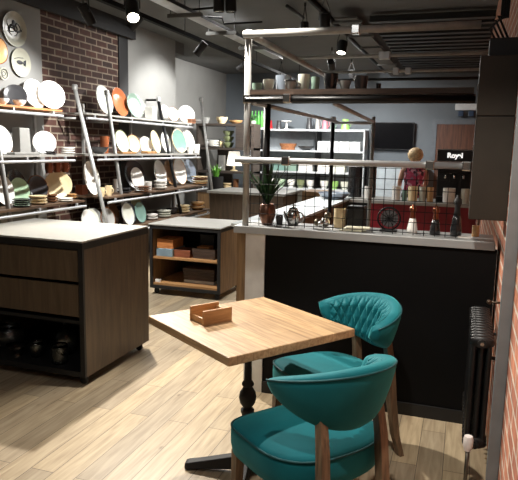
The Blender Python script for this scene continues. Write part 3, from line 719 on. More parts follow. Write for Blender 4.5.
# things on the worktop
WZ = 1.065
t = thing('potted_plant', 'leafy green plant in a bronze vase at the left of the partition worktop', 'plant', tuple(at(267, 224, Y=3.58))[:2]+(WZ,))
MB().lathe([(q*1.2, w_*1.15) for q, w_ in ((0, 0), (.028, 0), (.03, .01), (.042, .045), (.045, .075), (.036, .11), (.032, .115), (.027, .115), (.038, .075), (.03, .02), (0, .02))], 24).build('vase', mat('bronze', (120, 86, 70), .3, .8), t, True)
mb = MB(); random.seed(3)
for k in range(40):
    a = random.uniform(0, 2*PI); ln = random.uniform(.2, .35); out = random.uniform(.1, .85) ; pts_ = []
    d = Vector((math.cos(a), math.sin(a)*.35, 0)); w = Vector((-d.y, d.x, 0)).normalized()
    L_, R_ = [], []
    for i in range(7):
        s_ = i/6; p = Vector((0, 0, .1))+d*(ln*out*s_**1.4*.8)+Vector((0, 0, ln*s_*(1-.35*out*s_)))
        wd = .014*math.sin(PI*(.12+.86*s_))
        L_.append(p+w*wd); R_.append(p-w*wd)
    vs = []
    for l, r in zip(L_, R_): vs += [l, (l+r)/2-Vector((0, 0, .003)), r]
    fs = [(3*i+c, 3*i+c+1, 3*i+c+4, 3*i+c+3) for i in range(6) for c in (0, 1)]
    mb.add(vs, fs)
mb.build('foliage', mat('leaf_green', (40, 74, 40), .5, var=.35, scale=20), t, True, fix=False)
mug('small dark cup between the bronze vase and the silver teapot', (275.5, 218, 283, 227), 'dgrey', None, Y=3.62, z=WZ, name='cup', cat='cup')
P = at(293, 222, Y=3.64); t = thing('teapot', 'silver lidded teapot on the partition worktop behind the wire grid', 'teapot', (P.x, P.y, WZ))
MB().lathe([(0, 0), (.03, 0), (.036, .01), (.044, .045), (.04, .08), (.03, .095), (0, .095)], 24).build('body', M_silver, t, True)
MB().lathe([(0, .095), (.031, .095), (.026, .108), (.006, .114), (.005, .124), (.009, .132), (0, .136)], 20).build('lid', M_silver, t, True)
MB().tube([(-.036, 0, .03), (-.052, 0, .05), (-.06, 0, .085)], [.012, .008, .006], 8).build('spout', M_silver, t, True)
MB().tube([Vector((.038+.03*math.sin(a), 0, .05-.033*math.cos(a))) for a in [PI*i/8 for i in range(9)]], .005, 8).build('handle', M_silver, t, True)
P = at(323, 224, Y=3.64); t = thing('cafetiere_parts', 'crumpled cluster of silver tea strainers on the worktop', 'strainer', (P.x, P.y, WZ))
for k, (dx, dy, r, z) in enumerate(((-.035, 0, .024, .026), (.012, .012, .03, .03), (.03, -.01, .022, .075), (-.008, -.02, .02, .022))):
    MB().sphere((dx, dy, z), r, 14, 8).build('strainer_ball', M_silver if k % 2 else mat('steel_mesh', (120, 112, 96), .35, .9), t, True)
mug('cream canister on the partition worktop left of the black caddy', (334, 207, 346, 226), 'cream', None, Y=3.66, z=WZ, name='canister', cat='canister', bot=1.0)
P = at(357, 212, Y=3.67); t = thing('tea_caddy', 'black box-shaped tea caddy on the partition worktop', 'caddy', (P.x, P.y, WZ))
B(-.05, .05, -.05, .05, 0, .12).build('body', M_matt, t, bevel=.006); B(-.052, .052, -.052, .052, .12, .14).build('lid', M_dark, t, bevel=.004)
for k in range(3):
    P = at(352+3*k, 229, Y=3.535)
    tag(B(-.07, .07, -.036, .036, 0, .008).build('napkin', mat('paper_napkin', (214, 212, 190), .9), None, bevel=.002, loc=(P.x, P.y+.004*k, WZ+.001+.0084*k), rot=(0, 0, .1*k-.1)), f'folded cream paper napkin on the worktop, {("lowest", "middle", "topmost")[k]} of its pile', 'napkin', 'paper napkins on the worktop')
P = at(389, 219, Y=3.62); t = thing('wire_stand', 'round black wire stand leaning upright on the partition worktop', 'stand', (P.x, P.y, WZ))
R = .066
mb = MB().tube([Vector((R*math.cos(a), 0, R+.012+R*math.sin(a))) for a in [2*PI*i/36 for i in range(36)]], .0055, 8, True); mb.build('ring', M_dark, t, True)
mb = MB()
for k in range(6):
    a = PI*k/6; mb.tube([Vector((R*math.cos(a), 0, R+.012+R*math.sin(a))), Vector((-R*math.cos(a), 0, R+.012-R*math.sin(a)))], .002, 5)
mb.build('spokes', M_dark, t)
MB().lathe([(0, -.003), (R*.8, -.003), (R*.8, .003), (0, .003)], 30, Matrix.Translation((0, .012, R+.012)) @ Matrix.Rotation(PI/2, 4, 'X')).build('disc', mat('frosted_disc', (96, 96, 98), .4), t)
B(-.05, .05, -.03, .03, 0, .012).build('base', M_dark, t, bevel=.003)
def mill(px_, label, mb_col, top, h=.17, name='pepper_mill', r=.03, py=3.6):
    P = at(px_, 230, Y=py); t = thing(name, label, 'mill', (P.x, P.y, WZ)); q = h/.17
    MB().lathe([(0, 0), (r, 0), (r, .03*q), (r*.78, .07*q), (r*.6, .09*q), (0, .09*q)], 22).build('body', mb_col, t, True)
    MB().lathe([(0, .09*q), (r*.62, .09*q), (r*.5, .105*q), (r*.5, .125*q), (r*.7, .14*q), (r*.62, .155*q), (r*.25, .163*q), (r*.3, .17*q), (0, .172*q)], 22).build('head', top, t, True)
    return t
mill(412, 'white based pepper mill with a copper head on the worktop', G('white'), M_copper)
mill(435, 'black based pepper mill with a copper head on the worktop', G('black'), M_copper)
mill(456, 'tall all-black pepper mill nearest the right wall', G('black'), M_matt, .235, 'tall_mill', .032)
P = at(464, 236, Y=3.55)
tag(B(-.035, .035, -.02, .02, 0, .008).build('price_card', M_white, None, bevel=.001, loc=(P.x, P.y, WZ), rot=(0, 0, .1)), 'white card lying at the right end of the worktop', 'card')
mug('small brown spice jar with pale lid at the right end of the worktop', (472, 226, 479, 237), 'tan', None, Y=3.64, z=WZ, name='spice_jar', cat='jar', bot=1.0)

# ------------------------------------------------------------------ right wall things
t = thing('wall_cabinet', 'tall dark steel box mounted on the right wall above the counter', 'wall box', (0, 0, 0))
B(.037, WR, 3.2, 3.46, 1.21, 1.72).box(.037, WR, 3.2, 3.46, 1.724, 2.01).build('body', mat('bronzed_steel', (52, 47, 40), .5, .5, var=.15, scale=5), t, bevel=.003)
B(.041, WR, 3.207, 3.45, 1.715, 1.73).build('seam', M_dark, t)
MB().box(.032, .038, 3.25, 3.29, 1.55, 1.58).box(.032, .038, 3.25, 3.29, 1.30, 1.33).box(.032, .038, 3.25, 3.29, 1.85, 1.88).build('hinge', M_silver, t)
tag(B(.075, WR, 3.25, 3.45, 2.012, 2.1).build('junction_box', M_matt, None, bevel=.004), 'small black junction box on top of the dark steel wall box', 'box')
mb = MB()
for k in range(4): mb.tube([Vector((.1+.02*k, 3.3, 2.1)), Vector((.07+.012*k, 3.29, 2.15+.02*k)), Vector((.12+.01*k, 3.3, 2.2)), Vector((.13+.01*k, 3.32, 3.1))], .006, 6)
tag(mb.build('cable_bundle', M_matt, None, True), 'loose black cables running up the wall from the junction box', 'cables')
t = thing('wall_trunking', 'grey steel vertical trunking fixed to the right brick wall', 'trunking', (0, 0, 0))
B(.170, WR, 2.46, 2.5, 0, ZC).build('channel', mat('trunking_grey', (118, 122, 124), .5, .3), t, bevel=.003)
MB().tube([(.158, 3.0, .84), (WR, 3.0, .84)], .006, 8).sphere((.155, 3.0, .84), .011).build('wall_stud', mat('dark_bronze', (70, 56, 44), .4, .6), t, True)

# column radiator
ry0, ry1, rz0, rz1 = 2.76, 3.36, .20, .73
t = thing('column_radiator', 'black column radiator on the right wall beside the chairs', 'radiator', (0, 0, 0))
ns = 13
for k in range(ns):
    y = ry0+.023+(ry1-ry0-.046)*k/(ns-1); mb = MB()
    for x in (.095, .128, .161):
        mb.tube([(x, y, rz0+.03), (x, y, rz1-.03)], .0125, 10)
    for z0, z1 in ((rz0, rz0+.05), (rz1-.05, rz1)):
        rr = []
        for dz, q in ((0, .6), (.01, .95), (.025, 1), (.04, .95), (.05, .6)):
            rr.append([Vector((.128+(.054*q)*math.cos(a), y+.0205*q*math.sin(a), z0+dz)) for a in [2*PI*i/16 for i in range(16)]])
        mb.loft(rr)
    mb.build('radiator_section', mat('radiator_black', (20, 20, 21), .4, .2), t, 'auto')
for z in (rz0+.025, rz1-.025): MB().tube([(.128, ry0-.012, z), (.128, ry0+.02, z)], .019, 16).build('end_plug', M_matt, t, 'auto')
MB().lathe([(0, 0), (.009, 0), (.009, .006), (0, .006)], 6, Matrix.Translation((.128, ry0-.012, rz1-.025)) @ Matrix.Rotation(PI/2, 4, 'X')).build('bleed_nut', M_silver, t)
for y in (ry0+.1, ry1-.1): MB().tube([(.15, y, rz1-.12), (WR, y, rz1-.12)], .008, 8).build('wall_bracket', M_matt, t)
vx, vy = .1, 2.7
MB().tube([(.128, ry0-.01, rz0+.025), (.11, vy+.02, rz0+.025), (vx, vy, rz0+.02)], .01, 10).tube([(vx, vy, 0), (vx, vy, rz0+.03)], .009, 10).build('valve_pipe', mat('pewter', (110, 106, 98), .35, .9), t, True)
vp = [c for c in t.children if c.name.startswith('valve_pipe')][0]
MB().lathe([(0, 0), (.016, 0), (.018, .01), (.022, .02), (.022, .055), (.018, .068), (0, .072)], 18, Matrix.Translation((vx, vy, rz0+.02))).build('thermostat_head', mat('white_plastic', (228, 220, 216), .4), vp, 'auto')

# ------------------------------------------------------------------ cafe counter behind the partition
t = thing('serving_counter', 'long pale topped serving counter running back behind the partition', 'counter', (0, 0, 0))
B(-1.86, -1.42, 4.75, 8.3, .87, .90).build('worktop', mat('blue_white_top', (206, 212, 212), .3), t, bevel=.003)
B(-1.82, -1.46, 4.8, 8.3, 0, .87).build('base_panel', M_cab2, t)
o = bowl('large blue black dish on the far end of the serving counter', (318, 193, 350, 200), 'bluegrey', None, Y=7.7, z=.9, hmin=.05, cat='dish', name='serving_dish', foot=.6)
t = thing('bar_counter', 'coffee bar counter with a dark red front panel at the back right', 'counter', (0, 0, 0))
B(-1.40, .18, 7.78, 8.5, .86, .90).build('worktop', M_topg, t, bevel=.003)
B(-1.12, .18, 7.80, 7.83, 0, .86).build('front_panel', mat('dark_red_panel', (120, 20, 32), .4), t)
B(-1.40, -1.12, 7.80, 7.83, 0, .86).build('side_panel', M_matt, t)
B(-1.40, .18, 8.44, 8.48, 0, .86).build('rear_panel', M_matt, t)
# coffee machine
P = at(454, 195, Y=8.15); t = thing('coffee_machine', 'black coffee machine with a lettered top sign on the red bar counter', 'coffee machine', (P.x, 8.0, .9))
B(-.22, .19, .12, .42, 0, .47).build('body', M_matt, t, bevel=.01)
B(-.22, .19, 0, .42, 0, .07).build('drip_tray', M_dark, t, bevel=.006)
B(-.21, .18, .05, .42, .36, .5).build('group_head', M_dark, t, bevel=.01)
B(-.24, .2, .1, .40, .51, .67).build('sign_box', M_matt, t, bevel=.008)
MB().box(-.24, .2, .094, .1, .51, .52).box(-.24, .2, .094, .1, .66, .67).box(-.24, -.232, .094, .1, .52, .66).box(.192, .2, .094, .1, .52, .66).build('sign_border', M_silver, t)
def text(body, size, m, parent, loc, rot, name='lettering'):
    cu = bpy.data.curves.new(name, 'FONT'); cu.body = body; cu.size = size; cu.align_x = 'CENTER'; cu.align_y = 'CENTER'; cu.extrude = .003; cu.offset = .004
    tmp = bpy.data.objects.new(name+'_c', cu); COL.objects.link(tmp); bpy.context.view_layer.update()
    me = bpy.data.meshes.new_from_object(tmp); bpy.data.objects.remove(tmp)
    me.materials.clear(); me.materials.append(m)
    o = bpy.data.objects.new(name, me); COL.objects.link(o); o.parent = parent; o.location = loc; o.rotation_euler = rot
    return o
text('Royal', .085, mat('sign_white', (240, 240, 236), .5, emis=((240, 240, 236), .6)), t, (-.02, .09, .59), (PI/2, 0, 0))
for x in (-.12, -.01, .1):
    MB().tube([(x, .06, .36), (x, .03, .3)], .014, 8).tube([(x, .03, .42), (x, -.02, .47)], .008, 8).sphere((x, -.02, .47), .02, 12, 8).build('tap_lever', M_silver, t, True)
for lab, box, col in (('white mug at the left of the bar counter top', (364, 187, 372, 200), 'white'), ('white canister second from left on the bar counter', (392, 186.5, 400.5, 201), 'white'),
        ('teal mug between the canisters on the bar counter', (402, 190, 407, 201), 'bluegreen'), ('cream jar in front of the woman on the bar counter', (408, 187, 417.5, 202), 'cream'),
        ('tall pale jar right of the cream jar on the bar counter', (419, 187, 425.5, 202), 'pale'), ('yellow tan jar on the bar counter', (427, 187, 433.5, 202), 'tan'),
        ('large white jug left of the coffee machine taps', (443, 188, 455, 203), 'white'), ('white jug at the right end of the bar counter', (461, 188, 470, 203), 'pale')):
    mug(lab, box, col, None, Y=7.88, z=.9, name='canister', cat='canister', bot=.95)
mug('large black urn on the left part of the bar counter', (348, 170, 362, 200), 'black', None, Y=8.2, z=.9, name='urn', cat='urn', bot=1)
mug('second black urn beside the first on the bar counter', (364, 167, 376, 200), 'black', None, Y=8.25, z=.9, name='urn', cat='urn', bot=1)

# ------------------------------------------------------------------ woman behind the bar
def skin_body(name, verts, edges, m, parent=None, sub=1, root=0):
    me = bpy.data.meshes.new(name); me.from_pydata([v[:3] for v in verts], edges, [])
    o = bpy.data.objects.new(name, me); COL.objects.link(o)
    o.modifiers.new('skin', 'SKIN')
    if not me.skin_vertices: 
        bpy.context.view_layer.objects.active = o
    sd = me.skin_vertices[0].data if me.skin_vertices else None
    for i, v in enumerate(verts):
        r = v[3] if isinstance(v[3], tuple) else (v[3], v[3]); sd[i].radius = r; sd[i].use_root = (i == root)
    s_ = o.modifiers.new('sub', 'SUBSURF'); s_.levels = sub; s_.render_levels = sub
    me.materials.append(m); o.parent = parent
    return o
def bake(o):
    """turn the grown surface into a plain mesh, so that the object holds its own faces"""
    bpy.context.view_layer.update(); dg = bpy.context.evaluated_depsgraph_get()
    me = bpy.data.meshes.new_from_object(o.evaluated_get(dg)); o.modifiers.clear(); o.data = me
    me.polygons.foreach_set('use_smooth', [True]*len(me.polygons)); return o
M_skin = mat('skin', (196, 150, 126), .5, var=.05)
W0 = Vector((at(415, 160, Y=9.3).x, 9.3, .004))
t = thing('person', 'blonde person in a pink patterned sleeveless top standing behind the bar counter', 'person', W0, PI)
hd = 1.57
V = [(0, 0, .88, (.13, .10)), (0, 0, 1.02, (.115, .085)), (0, 0, 1.16, (.13, .09)), (0, 0, 1.28, (.12, .08)), (0, .005, 1.34, .048), (0, .012, 1.40, .05), (0, .02, 1.48, (.072, .085)), (0, .015, 1.53, (.06, .07))]
E = [(i, i+1) for i in range(7)]
for sx in (1, -1):
    b = len(V); V += [(.165*sx, 0, 1.27, .045), (.2*sx, .04, 1.05, .036), (.17*sx, .19, .98, .028), (.16*sx, .25, .96, (.03, .018))]
    E += [(3, b), (b, b+1), (b+1, b+2), (b+2, b+3)]
    for k, (dx, ln) in enumerate(((-.024, .062), (-.008, .074), (.008, .07), (.024, .055))):
        q = len(V); V += [(.16*sx+dx*sx, .285, .955, .008), (.16*sx+dx*1.1*sx, .285+ln*.55, .945, .0075), (.16*sx+dx*1.1*sx, .285+ln, .925, .006)]; E += [(b+3, q), (q, q+1), (q+1, q+2)]
    q = len(V); V += [(.128*sx, .255, .95, .009), (.112*sx, .285, .938, .007)]; E += [(b+3, q), (q, q+1)]
    b = len(V); V += [(.085*sx, 0, .78, .082), (.09*sx, .01, .46, .052), (.092*sx, -.01, .3, .048), (.095*sx, -.02, .08, .034), (.097*sx, .05, .03, (.035, .026)), (.099*sx, .13, .025, (.03, .022))]
    E += [(0, b)]+[(b+i, b+i+1) for i in range(5)]
body = skin_body('body', V, E, M_skin, t, 1); bake(body)
def wrap(name, rings, m, n=24):
    return MB().loft([[Vector((a*math.cos(2*PI*i/n), dy+b*math.sin(2*PI*i/n), z)) for i in range(n)] for a, b, dy, z in rings], cap=False).build(name, m, t, True)
def floral():
    m, N, L, b = base('pink_floral'); tc = N.new('ShaderNodeTexCoord'); vo = N.new('ShaderNodeTexVoronoi'); vo.inputs['Scale'].default_value = 26
    L.new(tc.outputs['Object'], vo.inputs['Vector']); rp = N.new('ShaderNodeValToRGB'); rp.color_ramp.interpolation = 'CONSTANT'
    els = rp.color_ramp.elements; els[0].color = rgb(190, 70, 104); els[1].position = .35; els[1].color = rgb(226, 170, 186)
    for p, c in ((.55, (70, 40, 60)), (.72, (200, 86, 120)), (.88, (150, 120, 140))): e = els.new(p); e.color = rgb(*c)
    sx = N.new('ShaderNodeSeparateColor'); L.new(vo.outputs['Color'], sx.inputs[0]); L.new(sx.outputs[0], rp.inputs['Fac']); L.new(rp.outputs['Color'], b.inputs['Base Color']); b.inputs['Roughness'].default_value = .8
    return m
wrap('top', [(.15, .115, 0, .84), (.148, .11, 0, .92), (.135, .1, 0, 1.02), (.155, .112, 0, 1.16), (.165, .105, 0, 1.24), (.15, .095, 0, 1.29), (.1, .075, 0, 1.325), (.07, .06, .002, 1.335)], floral())
M_trou = mat('dark_trousers', (34, 34, 42), .8)
for sx in (1, -1):
    n = 16; rr = []
    for x, y, z, r in ((.07, 0, .90, .105), (.085, 0, .78, .098), (.09, .008, .46, .07), (.093, -.01, .3, .064), (.096, -.02, .06, .055)):
        rr.append([Vector((x*sx+r*math.cos(2*PI*i/n), y+r*math.sin(2*PI*i/n), z)) for i in range(n)])
    MB().loft(rr, cap=False).build('trouser_leg', M_trou, t, True)
# hair: curly blonde cap, open at the face
mb = MB(); n1, n2 = 28, 16; rg = []
for j in range(n2+1):
    ph = PI*(j/n2)*.82; ring = []
    for i in range(n1):
        a = 2*PI*i/n1; r = 1+.05*math.sin(7*a+2*j)*math.sin(ph)+.04*math.sin(11*a-3*j)*math.sin(ph)
        front = max(0, math.sin(a)) * max(0, math.sin(ph*1.1)) * (1 if ph > .9 else 0)
        ring.append(Vector((.112*r*math.sin(ph)*math.cos(a)*(1-.2*front), -.012+.118*r*math.sin(ph)*math.sin(a)*(1-.48*front), 1.475+.108*r*math.cos(ph))))
    rg.append(ring)
mb.loft(rg, cap=False).build('hair', mat('blonde_hair', (214, 184, 140), .6, var=.35, scale=40, bump=.6), t, True)
mb = MB()
mb.sphere((.03, .102, 1.485), .011, 10, 8).sphere((-.03, .102, 1.485), .011, 10, 8)
mb.build('eyes', mat('eye', (60, 50, 44), .3), t, True)
MB().sphere((0, .112, 1.462), .013, 10, 8, (.8, 1, 1.4)).build('nose', M_skin, t, True)
MB().sphere((0, .1, 1.425), .02, 12, 8, (1, .4, .28)).build('mouth', mat('lip', (160, 84, 80), .5), t, True)
t.rotation_euler = (0, 0, .3)

# ------------------------------------------------------------------ back of the shop
t = thing('television', 'black flat screen television on the back wall', 'television', (at(392, 136, Y=12.4).x, 12.4, 1.82))
B(-.43, .43, 0, .05, -.27, .27).build('casing', M_matt, t, bevel=.006)
B(-.415, .415, -.004, 0, -.255, .255).build('screen', mat('dark_screen', (12, 12, 14), .12), t)
B(-.15, .15, .05, .1, -.12, .12).build('wall_mount', M_dark, t)
P = at(466, 109, Y=12.4); t = thing('emergency_light', 'white twin-lamp emergency light above the back door', 'emergency light', (P.x, 12.4, P.z))
B(-.2, .2, 0, .1, -.02, .1).build('housing', mat('emergency_white', (206, 212, 214), .5), t, bevel=.008)
for x in (-.09, .1): B(x-.05, x+.05, -.03, .05, -.14, -.03).build('lamp_head', mat('lamp_blue', (40, 60, 84), .4), t, bevel=.01)
# low white counter below the TV
tag(B(-1.8, -.72, 11.9, 12.46, 0, 1.28).build('sideboard', mat('pale_sideboard', (150, 160, 166), .5), None, bevel=.01), 'pale sideboard below the television at the back wall', 'sideboard')

# oak counter with white top beyond the trolley
t = thing('oak_counter', 'oak fronted counter with a white top beyond the low display trolley', 'counter', (0, 0, 0))
B(-3.45, -2.3, 7.85, 8.7, .885, .92).build('worktop', M_top, t, bevel=.003)
B(-3.42, -2.33, 7.9, 8.66, .06, .885).build('base_unit', M_cab, t)
B(-3.4, -2.36, 7.95, 8.6, 0, .06).build('plinth', M_matt, t)
tag(B(-2.3, -1.9, 8.8, 9.3, 0, .9).build('oak_base_unit', M_cab2, None, bevel=.004), 'plain oak base unit behind the far end of the serving counter', 'cabinet')

# dark bookcase facing the camera
ux0, ux1, uY = -4.75, -3.62, 10.3
t = thing('dark_bookcase', 'dark timber bookcase at the end of the left wall holding bowls and a lamp', 'bookcase', (0, 0, 0))
M_dk = wood('dark_bookcase_wood', (44, 38, 34), (72, 62, 54), 'X', 4, .6)
ZB = {'t': at(222, 123.5, Y=uY).z, 'm': at(222, 147.5, Y=uY).z, 'l': at(222, 171, Y=uY).z, 'b': at(222, 191, Y=uY).z}
for k in 'tmlb': B(ux0, ux1, uY, uY+.4, ZB[k]-.04, ZB[k]).build('shelf_board', M_dk, t)
B(ux0, ux0+.04, uY+.01, uY+.39, 0, ZB['t']-.04).build('upright', M_dk, t)
B(-3.97, -3.75, uY+.01, uY+.39, ZB['m'], ZB['t']-.04).build('upright', M_dk, t)
B(ux1-.05, ux1, uY+.01, uY+.39, 0, ZB['t']-.04).build('upright', M_dk, t)
B(-4.45, -4.15, uY+.32, uY+.39, ZB['b'], ZB['m']-.04).build('upright', M_dk, t)
B(ux0+.04, ux1-.05, uY+.01, uY+.39, 0.0, ZB['b']-.04).build('base_unit', M_cab2, t)
kw = lambda k: dict(Y=uY+.2, z=ZB[k])
bowl('grey metal bowl at the left of the dark bookcase top', (202, 115, 210, 122), 'grey', **kw('t'))
bowl('cream bowl on the dark bookcase top', (216, 115.5, 228, 123), 'cream', **kw('t'))
bowl('shallow tan dish right of the cream bowl on the bookcase top', (229, 119, 243, 123), 'tan', **kw('t'))
stack('white plates on the bookcase middle shelf', (208, 140, 219, 147), 'white', 3, Y=uY+.12, z=ZB['m'])
stack('grey green bowls stacked on the bookcase middle shelf', (223, 130, 234, 147), 'olive', 3, name='small_bowl', cat='bowl', **kw('m'))
mug('small cream cup between the white plates and grey bowls', (219.5, 141, 223.5, 147), 'cream', name='cup', cat='cup', **kw('m'))
block('white_box', 'flat white box at the back of the bookcase middle shelf', 'box', (207, 129, 222, 137), mat('box_white', (220, 222, 222), .6), Y=uY+.32, z=ZB['m'], dpt=.1)
P = at(234, 171, Y=uY+.15); t = thing('table_lamp', 'table lamp with a white tapered shade on the bookcase', 'lamp', (P.x, P.y, ZB['l']+.001))
MB().lathe([(0, 0), (.07, 0), (.07, .015), (.02, .03), (.02, .12), (0, .12)], 20).build('base', M_ivory, t, True)
MB().lathe([(.145, .1), (.1, .36), (.095, .36), (.14, .1)], 28).build('lamp_shade', mat('lit_shade', (240, 238, 228), .8, emis=((255, 246, 228), .55)), t, True)
block('white_box', 'white box left of the table lamp on the bookcase', 'box', (219, 156, 225, 171), MATS['box_white'], Y=uY+.24, z=ZB['l'], dpt=.08)
# tall grass plant in front
P = at(216, 178, Y=9.75); t = thing('potted_plant', 'small bright green plant in a dark tall pot in front of the bookcase', 'plant', (P.x, P.y, 0))
MB().lathe([(0, 0), (.09, 0), (.13, 1.02), (.115, 1.02), (.1, .95), (0, .95)], 20).build('pot', M_matt, t, 'auto')
def tuft(z, n, r, hgt, seed, m, parent, w=.012):
    random.seed(seed); mb = MB()
    for k in range(n):
        a = random.uniform(0, 2*PI); d = Vector((math.cos(a), math.sin(a), 0)); ww = Vector((-d.y, d.x, 0))*w; o_ = random.uniform(.2, 1)*r; hh = hgt*random.uniform(.6, 1)
        p0 = Vector((0, 0, z))+d*.02; p1 = Vector((0, 0, z+hh*.6))+d*o_*.5; p2 = Vector((0, 0, z+hh))+d*o_
        mb.add([p0-ww*.5, p0+ww*.5, p1-ww, p1+ww, p2], [(0, 1, 3, 2), (2, 3, 4)])
    return mb.build('foliage', m, parent, False, fix=False)
M_lime = mat('lime_leaf', (92, 150, 52), .5, var=.3, scale=12)
tuft(.95, 60, .14, .3, 5, M_lime, t)
# goods on the bookcase counter
stack('small plates on the bookcase lowest board at left', (223, 182, 232, 190), 'cream', 3, Y=uY+.12, z=ZB['b'])
mug('brown jar at the right of the bookcase lowest board', (233, 178, 239, 190), 'brown', Y=uY+.12, z=ZB['b'], name='jar', cat='jar')

# rear shelving along the back wall
rx0, rx1, rY = -4.02, -1.9, 12.02
t = thing('rear_shelving', 'long white shelving rack on the back wall behind the scaffold frame', 'shelving', (0, 0, 0))
M_rk = mat('rack_grey', (178, 182, 184), .5, .1)
M_pan = mat('rack_panel', (150, 156, 160), .7)
ZR = {'t': 1.92, 'm': 1.5, 'l': 1.07, 'b': .72}
for k in 'tmlb': B(rx0, rx1, rY, rY+.42, ZR[k]-.035, ZR[k]).build('shelf_board', M_rk, t)
for x in (rx0, -2.9, rx1-.03): B(x, x+.03, rY+.01, rY+.42, 0, 1.885).build('upright', M_dark if x == -2.9 else M_rk, t)
B(rx0, rx1, rY+.44, rY+.46, 0, 1.95).build('back_panel', M_pan, t)
kr = lambda k: dict(Y=rY+.16, z=ZR[k])
for lab, box, col, nm in (('red cup at the left of the rear shelving top', (266, 120, 273, 128.5), 'red', 'cup'), ('dark pot on the rear shelving top', (276, 120, 282, 128.5), 'dgrey', 'pot'),
        ('dark grey pitcher on the rear shelving top', (306, 117, 312.8, 128.5), 'dgrey', 'pitcher'), ('pale grey pitcher beside the dark pitcher on the rear shelving', (315, 117, 320.5, 128.5), 'grey', 'pitcher'),
        ('pink pitcher on the rear shelving top', (322, 117.5, 328.5, 128.5), 'pink', 'pitcher'), ('pale teal pitcher behind the rear post on the shelving', (330, 118, 336, 128.5), 'teal', 'pitcher'), ('lime green pitcher on the rear shelving top', (341, 118, 350, 128.5), 'lime', 'pitcher')):
    COLS.update(red=(180, 40, 44), pink=(206, 120, 130), lime=(140, 186, 100))
    mug(lab, box, col, name=nm, cat=nm, top=.72, bot=1.0, handle=1 if nm == 'pitcher' else 0, **kr('t'))
P = at(286.5, 128, Y=rY+.16); o = MB().lathe([(0, 0), (.07, 0), (.02, .03), (.018, .14), (.11, .16), (.11, .175), (0, .175)], 24).build('cake_stand', G('white'), None, 'auto', loc=(P.x, rY+.16, 1.921)); tag(o, 'white cake stand on the rear shelving top', 'cake stand')
M_wick = mat('wicker', (150, 98, 62), .8, var=.35, scale=40, bump=.5)
P = at(288, 148, Y=rY+.18); o = MB().lathe(bowlprof(.17, .13, .8), 28, None, 1.1, .7).build('bread_basket', M_wick, None, 'auto', loc=(P.x, rY+.18, ZR['m']+.001)); tag(o, 'brown wicker basket on the rear shelving middle shelf', 'basket')
bowl('dark oval dish right of the wicker basket on the rear shelving', (298, 143.5, 314, 148), 'dgrey', **kr('m'))
for k, (a, b) in enumerate(((319, 328.5), (329.5, 339.5), (340.5, 350.5), (351.5, 361))):
    block('white_carton', f'white carton on the rear shelving middle shelf, {("first", "second", "third", "last")[k]} from the left', 'carton', (a, 139.5, b, 148.5), MATS['box_white'], dpt=.25, group='white cartons on the rear shelving', **kr('m'))
for k, (a, b, c) in enumerate(((274, 286, 'bluegreen'), (287, 298, 'teal'), (300, 314, 'white'), (319, 331, 'white'), (332, 346, 'pale'), (350, 361, 'white'))):
    block('folded_linen', f'{("turquoise", "pale teal", "first white", "second white", "pale grey", "last white")[k]} folded linen pile on the rear shelving lower shelf', 'linen', (a, 160, b, 168.5), G(c), dpt=.25, **kr('l'))
for k in range(9):
    a = 267+9.8*k if k < 5 else 320+10.2*(k-5)
    col = ('white', 'green', 'white', 'olive', 'white', 'white', 'lime', 'pale', 'white')[k]
    bowl(f'{col} bowl on the lowest shelf of the rear shelving, number {("one", "two", "three", "four", "five", "six", "seven", "eight", "nine")[k]} from the left', (a, 178, a+8.6, 187), col, **kr('b'))
# green bottles and black bowl seen between the posts
M_gb = mat('green_glass_bottle', (70, 140, 60), .15, var=.1)
for k in range(4):
    P = at(252+3.2*k, 125, Y=11.4)
    o = MB().lathe([(0, 0), (.028, 0), (.03, .01), (.03, .2), (.012, .27), (.012, .33), (0, .33)], 16).build('bottle', M_gb, None, 'auto', loc=(P.x, 11.4, 1.92))
    tag(o, f'green bottle on the small rear ledge, {("leftmost", "second", "third", "rightmost")[k]} of four', 'bottle', 'green bottles on the rear ledge')
t = thing('rear_ledge', 'narrow grey wall ledge unit carrying the green bottles behind the scaffold post', 'ledge', (0, 0, 0))
P0, P1 = at(246, 125, Y=11.4).x, at(265, 125, Y=11.4).x
for z in (1.92, 1.5, 1.07): B(P0, P1, 11.25, 11.55, z-.035, z).build('shelf_board', M_rk, t)
for x in (P0, P1-.03): B(x, x+.03, 11.27, 11.53, 0, 1.885).build('upright', M_dark, t)
bowl('black bowl on the small rear ledge under the green bottles', (250, 135, 262, 147), 'black', Y=11.38, z=1.5)
P = at(244, 121, Y=10.6); t = thing('potted_plant', 'little dark green plant at the right end of the bookcase top', 'plant', (-3.7, uY+.2, ZB['t']))
MB().lathe([(0, 0), (.04, 0), (.055, .06), (.045, .06), (0, .05)], 16).build('pot', G('grey'), t, 'auto')
tuft(.05, 24, .12, .14, 8, mat('leaf_green', (40, 74, 40), .5), t)

# ------------------------------------------------------------------ ceiling services
t = thing('cable_tray', 'pale steel cable tray hung below the ceiling running to the back', 'cable tray', (0, 0, 0))
MB().box(-2.93, -2.78, 4.2, 9.2, 2.9, 2.905).build('tray', M_pipeL, t)
MB().box(-2.93, -2.926, 4.2, 9.2, 2.905, 2.94).box(-2.784, -2.78, 4.2, 9.2, 2.905, 2.94).build('side_flange', M_dark, t)
for y in (5.9, 6.9, 8.0):
    MB().box(-3.05, -2.66, y-.02, y+.02, 2.86, 2.898).build('support_bar', M_ceil, t); MB().tube([(-3.02, y, 2.88), (-3.02, y, ZC)], .005, 6).tube([(-2.69, y, 2.88), (-2.69, y, ZC)], .005, 6).build('drop_rod', M_dark, t)
t = thing('lighting_track', 'black lighting track running along above the ladder shelves', 'track', (0, 0, 0))
B(-3.025, -2.975, 3.6, 11.2, 2.735, 2.775).build('rail', mat('track_black', (8, 8, 9), .8, spec=.1), t)
